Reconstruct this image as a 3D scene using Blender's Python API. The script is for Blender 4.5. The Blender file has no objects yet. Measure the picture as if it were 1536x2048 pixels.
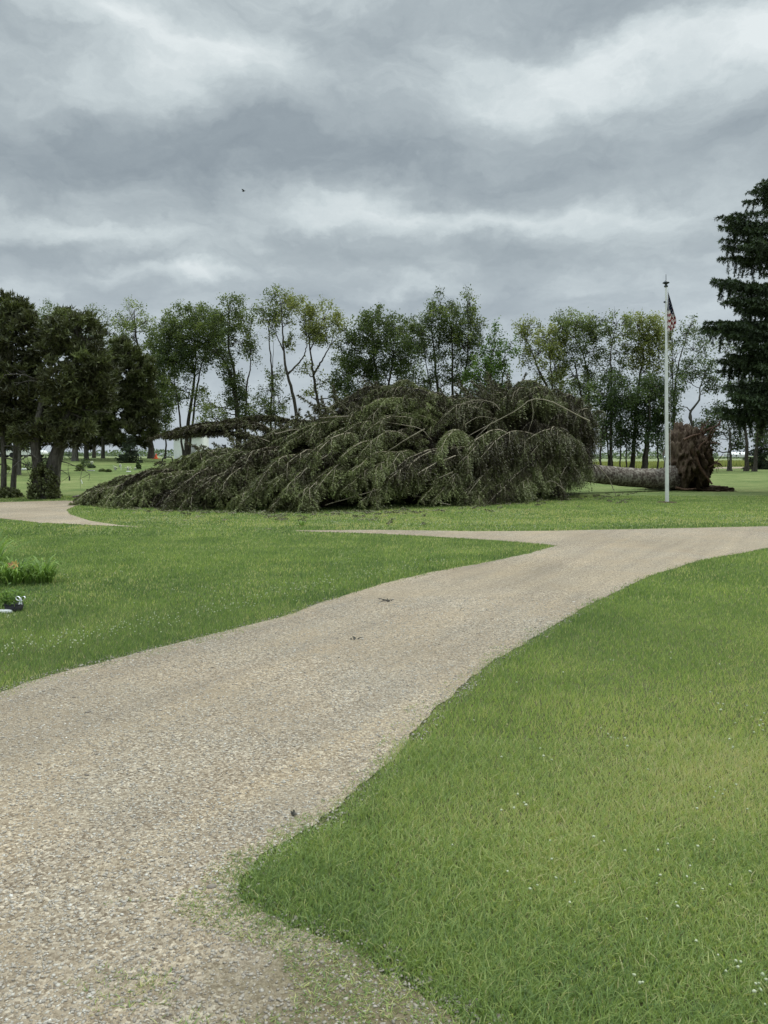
import bpy, math, random
import numpy as np
from mathutils import Vector

R = math.radians
rng = np.random.default_rng(7)
scene = bpy.context.scene
COL = scene.collection

# ------------------------------------------------------------------ camera
F, CX, HY, EYE = 1500.0, 768.0, 912.0, 1.6
cam_d = bpy.data.cameras.new('camera')
cam = bpy.data.objects.new('camera', cam_d)
COL.objects.link(cam)
cam.location = (0, 0, EYE)
cam.rotation_euler = (R(90), 0, 0)
cam_d.sensor_fit = 'VERTICAL'
cam_d.sensor_height = 36.0
cam_d.lens = 36.0 * F / 2048.0
cam_d.shift_y = -(1024 - HY) / 2048.0
cam_d.clip_start = 0.05
cam_d.clip_end = 20000
scene.camera = cam
scene.render.resolution_x, scene.render.resolution_y = 768, 1024


def A(px, py, Y):
    """photo pixel at a known distance -> place"""
    return np.array([(px - CX) / F * Y, Y, EYE + (HY - py) / F * Y])


def gp(px, py):
    """photo pixel on flat ground -> place"""
    Y = EYE * F / (py - HY)
    return ((px - CX) / F * Y, Y)


# ------------------------------------------------------------------ world, sun, exposure
SUN_EL, SUN_AZ = R(52), R(60)       # azimuth measured from +Y towards +X
world = bpy.data.worlds.new('World')
scene.world = world
world.use_nodes = True
wt = world.node_tree
wt.nodes.clear()


class NT:
    def __init__(s, t): s.t = t
    def n(s, typ, **kw):
        nd = s.t.nodes.new(typ)
        for k, v in kw.items(): setattr(nd, k, v)
        return nd
    def link(s, a, b): s.t.links.new(a, b)
    def put(s, sock, v):
        if isinstance(v, (int, float)): sock.default_value = v
        elif isinstance(v, (tuple, list)): sock.default_value = v
        else: s.link(v, sock)
    def m(s, op, a, b=0.0, c=None, clamp=False):
        nd = s.n('ShaderNodeMath', operation=op, use_clamp=clamp)
        s.put(nd.inputs[0], a); s.put(nd.inputs[1], b)
        if c is not None: s.put(nd.inputs[2], c)
        return nd.outputs[0]
    def noise(s, vec, scale, detail=4, rough=.5, dist=0.0, out=0):
        nd = s.n('ShaderNodeTexNoise')
        if vec is not None: s.link(vec, nd.inputs['Vector'])
        nd.inputs['Scale'].default_value = scale; nd.inputs['Detail'].default_value = detail
        nd.inputs['Roughness'].default_value = rough; nd.inputs['Distortion'].default_value = dist
        return nd.outputs[out]
    def mapping(s, vec, scale=(1, 1, 1), loc=(0, 0, 0), rot=(0, 0, 0)):
        nd = s.n('ShaderNodeMapping')
        s.link(vec, nd.inputs[0])
        nd.inputs['Scale'].default_value = scale; nd.inputs['Location'].default_value = loc
        nd.inputs['Rotation'].default_value = rot
        return nd.outputs[0]
    def ramp(s, fac, stops, interp='LINEAR'):
        nd = s.n('ShaderNodeValToRGB')
        s.put(nd.inputs[0], fac)
        cr = nd.color_ramp; cr.interpolation = interp
        while len(cr.elements) < len(stops): cr.elements.new(0.5)
        for e, (p, c) in zip(cr.elements, stops):
            e.position = p; e.color = (c[0], c[1], c[2], 1) if not isinstance(c, (int, float)) else (c, c, c, 1)
        return nd.outputs[0]
    def mix(s, fac, a, b, mode='MIX'):
        nd = s.n('ShaderNodeMix', data_type='RGBA', blend_type=mode)
        s.put(nd.inputs[0], fac)
        for sock, v in ((nd.inputs[6], a), (nd.inputs[7], b)):
            if isinstance(v, tuple): sock.default_value = (v[0], v[1], v[2], 1)
            else: s.link(v, sock)
        return nd.outputs[2]


w = NT(wt)
tc = w.n('ShaderNodeTexCoord').outputs['Generated']
sep = w.n('ShaderNodeSeparateXYZ'); w.link(tc, sep.inputs[0])
dx, dy, dz = sep.outputs
az0 = w.m('ARCTAN2', dx, dy)
el0 = w.m('ARCSINE', dz)
# cloud deck: flat layer seen in perspective
den = w.m('ADD', w.m('MAXIMUM', dz, 0.0), 0.13)
comb = w.n('ShaderNodeCombineXYZ')
w.link(w.m('DIVIDE', dx, den), comb.inputs[0]); w.link(w.m('DIVIDE', dy, den), comb.inputs[1])
deck = comb.outputs[0]
nA = w.noise(w.mapping(deck, (1.0, 1.3, 1), (3.1, 1.7, 0)), 1.25, 9, .56, 0)
nB = w.noise(w.mapping(deck, (1.0, 1.5, 1), (11.1, 4.7, 2)), 3.4, 8, .6, 0)
wx = w.noise(w.mapping(tc, (1, 1, 1.5), (5, 2, 1)), 5.0, 7, .58)
wy = w.noise(w.mapping(tc, (1, 1, 1.5), (1, 8, 3)), 5.0, 7, .58)
az = w.m('ADD', az0, w.m('MULTIPLY', w.m('SUBTRACT', wx, .5), .30))
el = w.m('ADD', el0, w.m('MULTIPLY', w.m('SUBTRACT', wy, .5), .17))


def aze(px, py):
    dxp, dyp = (px - CX) / F, (HY - py) / F
    return math.atan(dxp), math.atan(dyp / math.sqrt(1 + dxp * dxp))


# (px, py, half width px, half height px, strength): banks of brighter and darker cloud
BLOBS = [
    (1190, 130, 230, 60, .27), (1290, 110, 120, 40, .12), (1000, 190, 260, 50, .12), (1540, 60, 60, 70, .34),
    (420, 110, 190, 45, .26), (210, 25, 110, 45, .26), (250, 200, 170, 40, .20), (520, 90, 60, 30, .10),
    (1250, 30, 330, 48, -.20), (700, 120, 240, 90, -.05), (60, 60, 110, 60, -.10),
    (230, 345, 430, 75, -.30), (620, 285, 330, 60, -.20), (1180, 330, 360, 60, -.18), (900, 380, 160, 28, -.10),
    (700, 425, 330, 38, .28), (1050, 440, 300, 22, .16), (240, 465, 230, 25, .15), (60, 430, 140, 30, .10),
    (120, 510, 200, 24, -.16), (900, 505, 330, 28, -.10), (1300, 500, 180, 30, -.05),
    (360, 552, 110, 18, .30), (60, 575, 150, 20, .14), (790, 575, 80, 14, .22), (1200, 570, 330, 20, .08),
    (560, 590, 500, 26, -.12), (1480, 595, 120, 40, .16), (1000, 610, 300, 24, -.10), (760, 760, 1100, 90, .07),
]
tot = 0.545
for (bx, by, sx, sy, amp) in BLOBS:
    a0, e0 = aze(bx, by)
    qa = w.m('DIVIDE', w.m('SUBTRACT', az, a0), sx / F)
    qe = w.m('DIVIDE', w.m('SUBTRACT', el, e0), sy / F)
    r2 = w.m('ADD', w.m('MULTIPLY', qa, qa), w.m('MULTIPLY', qe, qe))
    g = w.m('EXPONENT', w.m('MULTIPLY', r2, -.8))
    tot = w.m('MULTIPLY_ADD', g, amp, tot)
lump = w.n('ShaderNodeCombineXYZ')
w.link(w.m('MULTIPLY', az, 1.0), lump.inputs[0]); w.link(w.m('MULTIPLY', el, 2.3), lump.inputs[1])
nC = w.noise(lump.outputs[0], 5.0, 9, .60, 0)
nD = w.noise(w.mapping(lump.outputs[0], (1, 1, 1), (4, 9, 1)), 13.0, 7, .60, 0)
tot = w.m('MULTIPLY_ADD', w.m('SUBTRACT', nA, .5), .34, tot)
tot = w.m('MULTIPLY_ADD', w.m('SUBTRACT', nB, .5), .16, tot)
tot = w.m('MULTIPLY_ADD', w.m('SUBTRACT', nC, .5), .72, tot)
tot = w.m('MULTIPLY_ADD', w.m('SUBTRACT', nD, .5), .32, tot)
cloud = w.ramp(tot, [(0.0, (.235, .282, .322)), (.25, (.318, .373, .410)), (.5, (.440, .503, .534)),
                     (.72, (.605, .678, .700)), (.95, (.805, .868, .880))])
# low down, paler and bluer air under the deck
hz = w.ramp(el0, [(0.0, 1.0), (.16, .55), (.26, 0.0)])
cloud = w.mix(w.m('MULTIPLY', hz, .5), cloud, (.455, .520, .600))
# an overcast sky is far brighter overhead than near the horizon
gain = w.ramp(w.m('DIVIDE', el0, math.pi / 2), [(0.0, .25), (.37, .25), (.56, .98), (1.0, 1.0)])
gain = w.m('MULTIPLY', w.m('POWER', w.m('MULTIPLY', gain, 4.0), 1.22), 1.0)  # 1 in the lower sky
vm = w.n('ShaderNodeVectorMath', operation='SCALE')
w.link(cloud, vm.inputs[0]); w.link(gain, vm.inputs[3])
sky = w.n('ShaderNodeTexSky', sky_type='NISHITA', sun_disc=False, sun_elevation=SUN_EL, sun_rotation=SUN_AZ)
bg1 = w.n('ShaderNodeBackground'); w.link(sky.outputs[0], bg1.inputs[0]); bg1.inputs[1].default_value = 0.06
bg2 = w.n('ShaderNodeBackground'); w.link(vm.outputs[0], bg2.inputs[0]); bg2.inputs[1].default_value = 1.0
mxs = w.n('ShaderNodeMixShader'); mxs.inputs[0].default_value = 0.94
w.link(bg1.outputs[0], mxs.inputs[1]); w.link(bg2.outputs[0], mxs.inputs[2])
wo = w.n('ShaderNodeOutputWorld'); w.link(mxs.outputs[0], wo.inputs[0])
try:
    world.cycles.sampling_method = 'MANUAL'; world.cycles.sample_map_resolution = 512
except Exception: pass

sun_d = bpy.data.lights.new('sun', 'SUN')
sun_d.energy = 1.5; sun_d.angle = R(12); sun_d.color = (1, .955, .88)
sun = bpy.data.objects.new('sun', sun_d); COL.objects.link(sun)
sun.location = (20, 20, 40)
sdir = Vector((math.sin(SUN_AZ) * math.cos(SUN_EL), math.cos(SUN_AZ) * math.cos(SUN_EL), math.sin(SUN_EL)))
sun.rotation_euler = (-sdir).to_track_quat('-Z', 'Y').to_euler()

vs = scene.view_settings
vs.view_transform = 'Standard'; vs.look = 'None'; vs.gamma = 1; vs.use_curve_mapping = False
vs.exposure = 0.0
scene.cycles.max_bounces = 5; scene.cycles.diffuse_bounces = 3; scene.cycles.transparent_max_bounces = 4
scene.cycles.use_denoising = True

# ------------------------------------------------------------------ numeric helpers
_perm = np.random.default_rng(99).random((256, 256))


def vnoise(x, y, s):
    x = np.asarray(x) * s + 1000.0; y = np.asarray(y) * s + 1000.0
    xi = np.floor(x).astype(int); yi = np.floor(y).astype(int)
    fx = x - xi; fy = y - yi
    fx = fx * fx * (3 - 2 * fx); fy = fy * fy * (3 - 2 * fy)
    a = _perm[xi % 256, yi % 256]; b = _perm[(xi + 1) % 256, yi % 256]
    c = _perm[xi % 256, (yi + 1) % 256]; d = _perm[(xi + 1) % 256, (yi + 1) % 256]
    return (a * (1 - fx) + b * fx) * (1 - fy) + (c * (1 - fx) + d * fx) * fy


def fbm(x, y, s, o=4):
    r = 0; a = .5; t = 0
    for k in range(o):
        r = r + a * vnoise(x + 37.1 * k, y - 17.7 * k, s); t += a; a *= .5; s *= 2.03
    return r / t


def sstep(a, b, x):
    t = np.clip((np.asarray(x, float) - a) / (b - a), 0, 1)
    return t * t * (3 - 2 * t)


def G(x, y):
    """height of the land: level near the drive, rising gently to the left and behind"""
    x = np.asarray(x, float); y = np.asarray(y, float)
    u = x / np.maximum(y, 1.0)
    left = 1 - sstep(-.36, .02, u)
    rise = 1.38 * sstep(27, 86, y) * left
    right = .25 * sstep(40, 75, y) * sstep(.30, .5, u)
    return rise + right + 0 * x


def setsmooth(me, flag):
    if flag: me.polygons.foreach_set('use_smooth', np.ones(len(me.polygons), dtype=bool))


def mesh_np(name, V, faces, mats, parent=None, tint=None, smooth=False, matidx=None, loc=None):
    """V (n,3); faces: list of int arrays (m,k) of equal k within an array"""
    V = np.asarray(V, dtype=np.float32)
    if loc is not None: V = V - np.asarray(loc, dtype=np.float32)
    me = bpy.data.meshes.new(name)
    if not isinstance(faces, list): faces = [faces]
    faces = [np.asarray(f, dtype=np.int32) for f in faces if len(f)]
    flat = np.concatenate([f.ravel() for f in faces])
    sizes = np.concatenate([np.full(len(f), f.shape[1], dtype=np.int32) for f in faces])
    starts = np.concatenate([[0], np.cumsum(sizes)[:-1]]).astype(np.int32)
    me.vertices.add(len(V)); me.vertices.foreach_set('co', V.ravel())
    me.loops.add(len(flat)); me.loops.foreach_set('vertex_index', flat)
    me.polygons.add(len(sizes)); me.polygons.foreach_set('loop_start', starts)
    try: me.polygons.foreach_set('loop_total', sizes)
    except Exception: pass
    if tint is not None:
        at = me.attributes.new('tint', 'FLOAT', 'POINT')
        at.data.foreach_set('value', np.asarray(tint, dtype=np.float32))
    if not isinstance(mats, (list, tuple)): mats = [mats]
    for m_ in mats: me.materials.append(m_)
    if matidx is not None: me.polygons.foreach_set('material_index', np.asarray(matidx, dtype=np.int32))
    setsmooth(me, smooth)
    me.update(calc_edges=True); me.validate()
    o = bpy.data.objects.new(name, me)
    COL.objects.link(o)
    if parent is not None: o.parent = parent
    return o


def tag(o, label=None, cat=None, group=None, kind=None):
    for k, v in (('label', label), ('category', cat), ('group', group), ('kind', kind)):
        if v: o[k] = v
    return o


def thing(name, label, cat, loc, group=None):
    o = bpy.data.objects.new(name, None)
    COL.objects.link(o)
    o.location = [float(v) for v in loc]; o.empty_display_size = .3
    return tag(o, label, cat, group)


class Acc:
    """collects geometry of one mesh"""
    def __init__(s): s.V = []; s.F = {}; s.T = []; s.n = 0; s.M = {}
    def add(s, V, Fc, tint=0.5, mat=0):
        V = np.asarray(V, float); Fc = np.asarray(Fc, int)
        if len(V) == 0: return
        k = Fc.shape[1]
        s.V.append(V); s.F.setdefault(k, []).append(Fc + s.n); s.n += len(V)
        s.M.setdefault(k, []).append(np.full(len(Fc), mat))
        s.T.append(np.full(len(V), tint) if np.isscalar(tint) else np.asarray(tint))
    def build(s, name, mats, parent=None, smooth=False, loc=None):
        if loc is None and parent is not None: loc = WORLDLOC(parent)
        fs = [np.concatenate(s.F[k]) for k in s.F]
        mi = np.concatenate([np.concatenate(s.M[k]) for k in s.F])
        return mesh_np(name, np.concatenate(s.V), fs, mats, parent, np.concatenate(s.T), smooth, mi, loc)


def WORLDLOC(o):
    v = np.zeros(3)
    while o is not None:
        v += np.array(o.location); o = o.parent
    return v


def unit(v):
    v = np.asarray(v, float)
    return v / (np.linalg.norm(v, axis=-1, keepdims=True) + 1e-9)


def tube(acc, P, rad, sides=6, tint=.5, cap=True, wob=0.0, mat=0, rg=None):
    P = np.asarray(P, float); n = len(P)
    rad = np.full(n, rad) if np.isscalar(rad) else np.asarray(rad, float)
    T = np.gradient(P, axis=0); T = unit(T)
    ref = np.array([0, 0, 1.0]) if abs(T[0][2]) < .8 else np.array([1.0, 0, 0])
    S = np.cross(T, ref); S = unit(S)
    for i in range(1, n):                       # keep the frame from flipping
        if np.dot(S[i], S[i - 1]) < 0: S[i] = -S[i]
    U = np.cross(S, T)
    a = np.linspace(0, 2 * math.pi, sides, endpoint=False)
    ca, sa = np.cos(a), np.sin(a)
    rr = rad[:, None] * np.ones(sides)
    if wob:
        rr = rr * (1 + wob * ((rg or rng).random((n, sides)) - .5) * 2)
    V = P[:, None, :] + rr[..., None] * (S[:, None, :] * ca[None, :, None] + U[:, None, :] * sa[None, :, None])
    i, j = np.meshgrid(np.arange(n - 1), np.arange(sides), indexing='ij')
    j2 = (j + 1) % sides
    Fq = np.stack([i * sides + j, i * sides + j2, (i + 1) * sides + j2, (i + 1) * sides + j], -1).reshape(-1, 4)
    acc.add(V.reshape(-1, 3), Fq, tint, mat)
    if cap:
        for k in (0, n - 1):
            acc.add(np.vstack([V[k], P[k]]), np.array([[q, (q + 1) % sides, sides] for q in range(sides)]), tint, mat)


def bez(p0, p1, p2, n):
    t = np.linspace(0, 1, n)[:, None]
    return (1 - t) ** 2 * p0 + 2 * t * (1 - t) * p1 + t * t * p2


def smoothpath(P, n):
    """Catmull-Rom through points"""
    P = np.asarray(P, float)
    Q = np.vstack([2 * P[0] - P[1], P, 2 * P[-1] - P[-2]])
    m = len(P) - 1
    t = np.linspace(0, m - 1e-6, n); k = t.astype(int); u = (t - k)[:, None]
    a, b, c, d = Q[k], Q[k + 1], Q[k + 2], Q[k + 3]
    return .5 * ((2 * b) + (c - a) * u + (2 * a - 5 * b + 4 * c - d) * u ** 2 + (3 * b - a - 3 * c + d) * u ** 3)


def ico(sub=1):
    import bmesh
    bm = bmesh.new(); bmesh.ops.create_icosphere(bm, subdivisions=sub, radius=1)
    V = np.array([v.co[:] for v in bm.verts]); Fc = np.array([[v.index for v in f.verts] for f in bm.faces])
    bm.free(); return V, Fc


ICO1, ICO2, ICO3 = ico(1), ico(2), ico(4)


def box(acc, c, s, mat=0, tint=.5):
    c = np.asarray(c, float); s = np.asarray(s, float) / 2
    V = np.array([[x, y, z] for x in (-1, 1) for y in (-1, 1) for z in (-1, 1)], float) * s + c
    Fc = [[0, 1, 3, 2], [4, 6, 7, 5], [0, 4, 5, 1], [2, 3, 7, 6], [0, 2, 6, 4], [1, 5, 7, 3]]
    acc.add(V, Fc, tint, mat)


# ------------------------------------------------------------------ materials
def material(name):
    m_ = bpy.data.materials.new(name); m_.use_nodes = True
    t = NT(m_.node_tree)
    b = m_.node_tree.nodes['Principled BSDF']
    b.inputs['Specular IOR Level'].default_value = .25
    return m_, t, b


def simple(name, col, rough=.6, var=.0, scale=8, metal=0.0, spec=.3):
    m_, t, b = material(name)
    b.inputs['Roughness'].default_value = rough; b.inputs['Metallic'].default_value = metal
    b.inputs['Specular IOR Level'].default_value = spec
    if var:
        oc = t.n('ShaderNodeTexCoord').outputs['Object']
        nz = t.noise(oc, scale, 5, .6)
        c0 = tuple(c * (1 - var) for c in col); c1 = tuple(min(1, c * (1 + var)) for c in col)
        t.link(t.ramp(nz, [(.3, c0), (.7, c1)]), b.inputs['Base Color'])
    else: b.inputs['Base Color'].default_value = (*col, 1)
    return m_


def leafmat(name, stops, trans=.3, rough=.55, spec=.3):
    m_, t, b = material(name)
    at = t.n('ShaderNodeAttribute', attribute_name='tint')
    col = t.ramp(at.outputs['Fac'], stops)
    t.link(col, b.inputs['Base Color'])
    b.inputs['Roughness'].default_value = rough; b.inputs['Specular IOR Level'].default_value = spec
    out = [n_ for n_ in m_.node_tree.nodes if n_.type == 'OUTPUT_MATERIAL'][0]
    if trans:
        tr = t.n('ShaderNodeBsdfTranslucent')
        bright = t.mix(1.0, col, (1.25, 1.3, .8), 'MULTIPLY')
        t.link(bright, tr.inputs[0])
        ms = t.n('ShaderNodeMixShader'); ms.inputs[0].default_value = trans
        t.link(b.outputs[0], ms.inputs[1]); t.link(tr.outputs[0], ms.inputs[2]); t.link(ms.outputs[0], out.inputs[0])
    return m_


def bark(name, c0, c1, c2, scale=6, stretch=(1, 1, .25), bump=.6):
    m_, t, b = material(name)
    oc = t.n('ShaderNodeTexCoord').outputs['Object']
    mp = t.mapping(oc, stretch)
    n1 = t.noise(mp, scale, 8, .65)
    n2 = t.noise(oc, scale * .3, 4, .5)
    vo = t.n('ShaderNodeTexVoronoi', feature='F1'); t.link(mp, vo.inputs['Vector']); vo.inputs['Scale'].default_value = scale * 2.2
    f = t.m('MULTIPLY_ADD', vo.outputs['Distance'], .35, t.m('MULTIPLY', n1, .85))
    col = t.ramp(f, [(.3, c0), (.55, c1), (.78, c2)])
    col = t.mix(t.m('MULTIPLY', n2, .5), col, c0)
    t.link(col, b.inputs['Base Color']); b.inputs['Roughness'].default_value = .9
    b.inputs['Specular IOR Level'].default_value = .15
    bp = t.n('ShaderNodeBump'); bp.inputs['Strength'].default_value = bump; bp.inputs['Distance'].default_value = .03
    t.link(f, bp.inputs['Height']); t.link(bp.outputs[0], b.inputs['Normal'])
    return m_


M = {}
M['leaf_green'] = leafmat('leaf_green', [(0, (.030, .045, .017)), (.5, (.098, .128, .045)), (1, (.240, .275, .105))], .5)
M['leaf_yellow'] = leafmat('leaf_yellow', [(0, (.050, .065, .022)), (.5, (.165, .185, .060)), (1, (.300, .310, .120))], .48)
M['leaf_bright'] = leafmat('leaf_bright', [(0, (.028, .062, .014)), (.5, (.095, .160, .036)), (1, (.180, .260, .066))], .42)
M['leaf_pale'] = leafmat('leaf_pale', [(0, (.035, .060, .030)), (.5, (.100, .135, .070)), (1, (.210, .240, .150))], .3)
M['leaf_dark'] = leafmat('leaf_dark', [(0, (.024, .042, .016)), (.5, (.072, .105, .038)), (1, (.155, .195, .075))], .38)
M['pine_needle'] = leafmat('pine_needle', [(0, (.042, .042, .020)), (.5, (.100, .114, .042)), (1, (.200, .235, .088))], .15)
M['spruce_needle'] = leafmat('spruce_needle', [(0, (.020, .030, .015)), (.5, (.052, .076, .036)), (1, (.120, .160, .075))], .12)
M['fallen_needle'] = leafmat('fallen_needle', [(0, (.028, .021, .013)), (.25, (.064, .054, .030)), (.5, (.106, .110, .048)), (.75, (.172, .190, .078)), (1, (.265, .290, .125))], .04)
M['grass_blade'] = leafmat('grass_blade', [(0, (.088, .142, .058)), (.35, (.175, .252, .080)), (.65, (.285, .360, .115)), (.9, (.430, .460, .180)), (1, (.520, .460, .260))], .45, .5, .3)
M['daylily_leaf'] = leafmat('daylily_leaf', [(0, (.07, .12, .03)), (.5, (.17, .27, .065)), (1, (.32, .42, .13))], .45)
M['clover'] = leafmat('clover_white', [(0, (.28, .34, .16)), (1, (.56, .57, .42))], .2)
M['petal_white'] = simple('petal_white', (.7, .7, .66), .6)
M['bark_grey'] = bark('bark_grey', (.030, .027, .022), (.085, .078, .066), (.155, .145, .125), 8)
M['bark_dark'] = bark('bark_dark', (.020, .017, .013), (.052, .045, .036), (.100, .088, .072), 8)
M['bark_spruce'] = bark('bark_spruce', (.028, .020, .016), (.095, .074, .060), (.330, .300, .250), 4.5, (1, 1, 1), .8)
M['limb_bare'] = bark('limb_bare', (.120, .100, .070), (.250, .215, .155), (.380, .340, .255), 9, (1, 1, 1), .2)
M['soil'] = bark('soil', (.018, .011, .007), (.072, .046, .030), (.140, .104, .070), 3.0, (1, 1, 1), 1.0)
M['root_bark'] = bark('root_bark', (.030, .016, .010), (.090, .050, .034), (.160, .105, .075), 9, (1, 1, 1), .5)
M['white_paint'] = simple('white_paint', (.72, .73, .71), .4, .08, 3)
M['pole_metal'] = simple('pole_metal', (.70, .70, .67), .38, .12, 2.5, .15, .5)
M['dark_metal'] = simple('dark_metal', (.05, .055, .06), .4, 0, 1, .6)
M['steel'] = simple('steel', (.55, .57, .60), .25, 0, 1, .9)
M['navy'] = simple('flag_navy', (.010, .016, .045), .8, .2, 8)
M['flag_red'] = simple('flag_red', (.22, .018, .022), .8, .15, 8)
M['flag_white'] = simple('flag_white', (.70, .66, .64), .8, .06, 8)
M['plastic_black'] = simple('plastic_black', (.014, .014, .016), .5)
M['glass'] = simple('glass_dark', (.03, .04, .05), .1, 0, 1, 0, .6)
M['orange'] = simple('orange_plastic', (.75, .12, .04), .5)
M['petal_coral'] = simple('petal_coral', (.90, .42, .30), .6, .15, 30)
M['petal_yellow'] = simple('petal_yellow', (.85, .55, .20), .6)
M['stone_white'] = simple('stone_white', (.62, .62, .60), .7, .2, 12)
M['stone_grey'] = simple('stone_grey', (.30, .30, .29), .7, .25, 12)
M['ribbon'] = simple('ribbon_white', (.80, .81, .84), .5)
M['rubber'] = simple('rubber', (.02, .02, .02), .8)


def gravel_material():
    m_, t, b = material('gravel')
    oc = t.n('ShaderNodeTexCoord').outputs['Object']
    wv = t.mapping(oc, (1, 1, 1))
    vo = t.n('ShaderNodeTexVoronoi', feature='F1'); t.link(wv, vo.inputs['Vector']); vo.inputs['Scale'].default_value = 100
    vo2 = t.n('ShaderNodeTexVoronoi', feature='F1'); t.link(wv, vo2.inputs['Vector']); vo2.inputs['Scale'].default_value = 190
    sp = t.n('ShaderNodeSeparateColor'); t.link(vo.outputs['Color'], sp.inputs[0])
    sp2 = t.n('ShaderNodeSeparateColor'); t.link(vo2.outputs['Color'], sp2.inputs[0])
    stone = t.ramp(sp.outputs[0], [(0, (.150, .128, .100)), (.25, (.250, .220, .175)), (.55, (.340, .308, .250)), (.82, (.430, .398, .335)), (1, (.60, .57, .50))])
    grit = t.ramp(sp2.outputs[1], [(0, (.200, .172, .132)), (.5, (.310, .275, .215)), (1, (.420, .385, .315))])
    big = t.noise(oc, .55, 4, .6)
    mid = t.noise(oc, 3.5, 5, .65)
    # tracks where fine tan dirt lies between the stones, running with the drive
    fine = t.ramp(t.m('ADD', t.m('MULTIPLY', big, .7), t.m('MULTIPLY', mid, .35)), [(.46, 0.0), (.62, 1.0)])
    base = t.mix(t.m('MULTIPLY', fine, .62), stone, grit)
    dirt = t.mix(1.0, base, (1.05, .97, .86), 'MULTIPLY')
    cold = t.mix(1.0, base, (.93, .95, .96), 'MULTIPLY')
    tint = t.ramp(t.noise(oc, 1.1, 6, .7, .8), [(.36, 0.0), (.66, 1.0)])
    base = t.mix(t.m('MULTIPLY', tint, .45), cold, dirt)
    base = t.mix(1.0, base, (.945, .87, .80), 'MULTIPLY')
    run = t.noise(t.mapping(t.mapping(oc, (1, 1, 1), (0, 0, 0), (0, 0, R(31))), (2.6, .16, 1)), 1.0, 5, .6, .2)
    base = t.mix(1.0, base, t.ramp(run, [(.36, (.88, .87, .86)), (.5, (1.0, .99, .97)), (.66, (1.08, 1.05, .99))]), 'MULTIPLY')
    damp = t.ramp(t.noise(oc, .35, 3, .5), [(.35, .84), (.65, 1.04)])
    base = t.mix(1.0, base, damp, 'MULTIPLY')
    # bare packed earth with old thatch by the lawn's near corner
    vd = t.n('ShaderNodeVectorMath', operation='SUBTRACT'); t.link(oc, vd.inputs[0]); vd.inputs[1].default_value = (-.02, 2.22, 0)
    vs_ = t.n('ShaderNodeVectorMath', operation='MULTIPLY'); t.link(vd.outputs[0], vs_.inputs[0]); vs_.inputs[1].default_value = (1.7, 2.2, 0)
    ln = t.n('ShaderNodeVectorMath', operation='LENGTH'); t.link(vs_.outputs[0], ln.inputs[0])
    near = t.ramp(t.m('ADD', ln.outputs['Value'], t.m('MULTIPLY', t.m('SUBTRACT', t.noise(oc, 7, 6, .7), .5), 1.6)), [(.35, 1.0), (1.1, 0.0)])
    earth = t.ramp(t.noise(oc, 60, 6, .7), [(.3, (.075, .058, .032)), (.55, (.150, .125, .075)), (.75, (.250, .215, .140))])
    base = t.mix(t.m('MULTIPLY', near, .92), base, earth)
    t.link(base, b.inputs['Base Color']); b.inputs['Roughness'].default_value = .92
    b.inputs['Specular IOR Level'].default_value = .12
    h = t.m('MULTIPLY_ADD', t.m('SUBTRACT', 1.0, vo.outputs['Distance']), t.m('MULTIPLY_ADD', sp.outputs[1], .7, .4), t.m('MULTIPLY', sp2.outputs[0], .15))
    bp = t.n('ShaderNodeBump'); bp.inputs['Strength'].default_value = .75; bp.inputs['Distance'].default_value = .010
    t.link(h, bp.inputs['Height']); t.link(bp.outputs[0], b.inputs['Normal'])
    return m_


def lawn_material():
    m_, t, b = material('lawn_ground')
    oc = t.n('ShaderNodeTexCoord').outputs['Object']
    big = t.noise(oc, .09, 5, .6)
    mid = t.noise(t.mapping(oc, (.6, 1.3, 1)), .8, 6, .65)
    fine = t.noise(oc, 24, 7, .75)
    lump = t.noise(t.mapping(oc, (.5, 1.0, 1)), 5.0, 4, .7)
    f = t.m('ADD', t.m('MULTIPLY', big, .30), t.m('ADD', t.m('MULTIPLY', mid, .40), t.m('ADD', t.m('MULTIPLY', lump, .25), t.m('MULTIPLY', fine, .30))))
    f = t.m('MULTIPLY_ADD', t.m('SUBTRACT', f, .625), 1.5, .55)
    col = t.ramp(f, [(.38, (.060, .090, .031)), (.50, (.104, .142, .044)), (.60, (.155, .188, .064)), (.72, (.210, .222, .092))])
    # unmown, paler field beyond
    sp = t.n('ShaderNodeSeparateXYZ'); t.link(oc, sp.inputs[0])
    far = t.ramp(t.m('DIVIDE', sp.outputs[1], 400.0), [(.24, 0.0), (.30, 1.0)])
    crop = t.ramp(t.noise(t.mapping(oc, (.02, .3, 1)), 1.0, 3, .5), [(.4, (.110, .150, .060)), (.6, (.260, .270, .150))])
    col = t.mix(far, col, crop)
    thatch = t.ramp(t.noise(oc, 70, 5, .75), [(.34, (.050, .046, .024)), (.5, (.120, .125, .052)), (.64, (.230, .220, .115))])
    col = t.mix(t.ramp(t.m('DIVIDE', sp.outputs[1], 20.0), [(.22, .92), (.55, 0.0)]), col, thatch)
    t.link(col, b.inputs['Base Color']); b.inputs['Roughness'].default_value = .95
    b.inputs['Specular IOR Level'].default_value = .1
    bp = t.n('ShaderNodeBump'); bp.inputs['Strength'].default_value = .9; bp.inputs['Distance'].default_value = .05
    t.link(fine, bp.inputs['Height']); t.link(bp.outputs[0], b.inputs['Normal'])
    return m_


M['gravel'] = gravel_material()
M['lawn'] = lawn_material()

# ------------------------------------------------------------------ ground sheet
def spaced(lims):
    out = []
    for a, b, st in lims: out += list(np.arange(a, b, st))
    return np.array(out + [lims[-1][1]])


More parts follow.
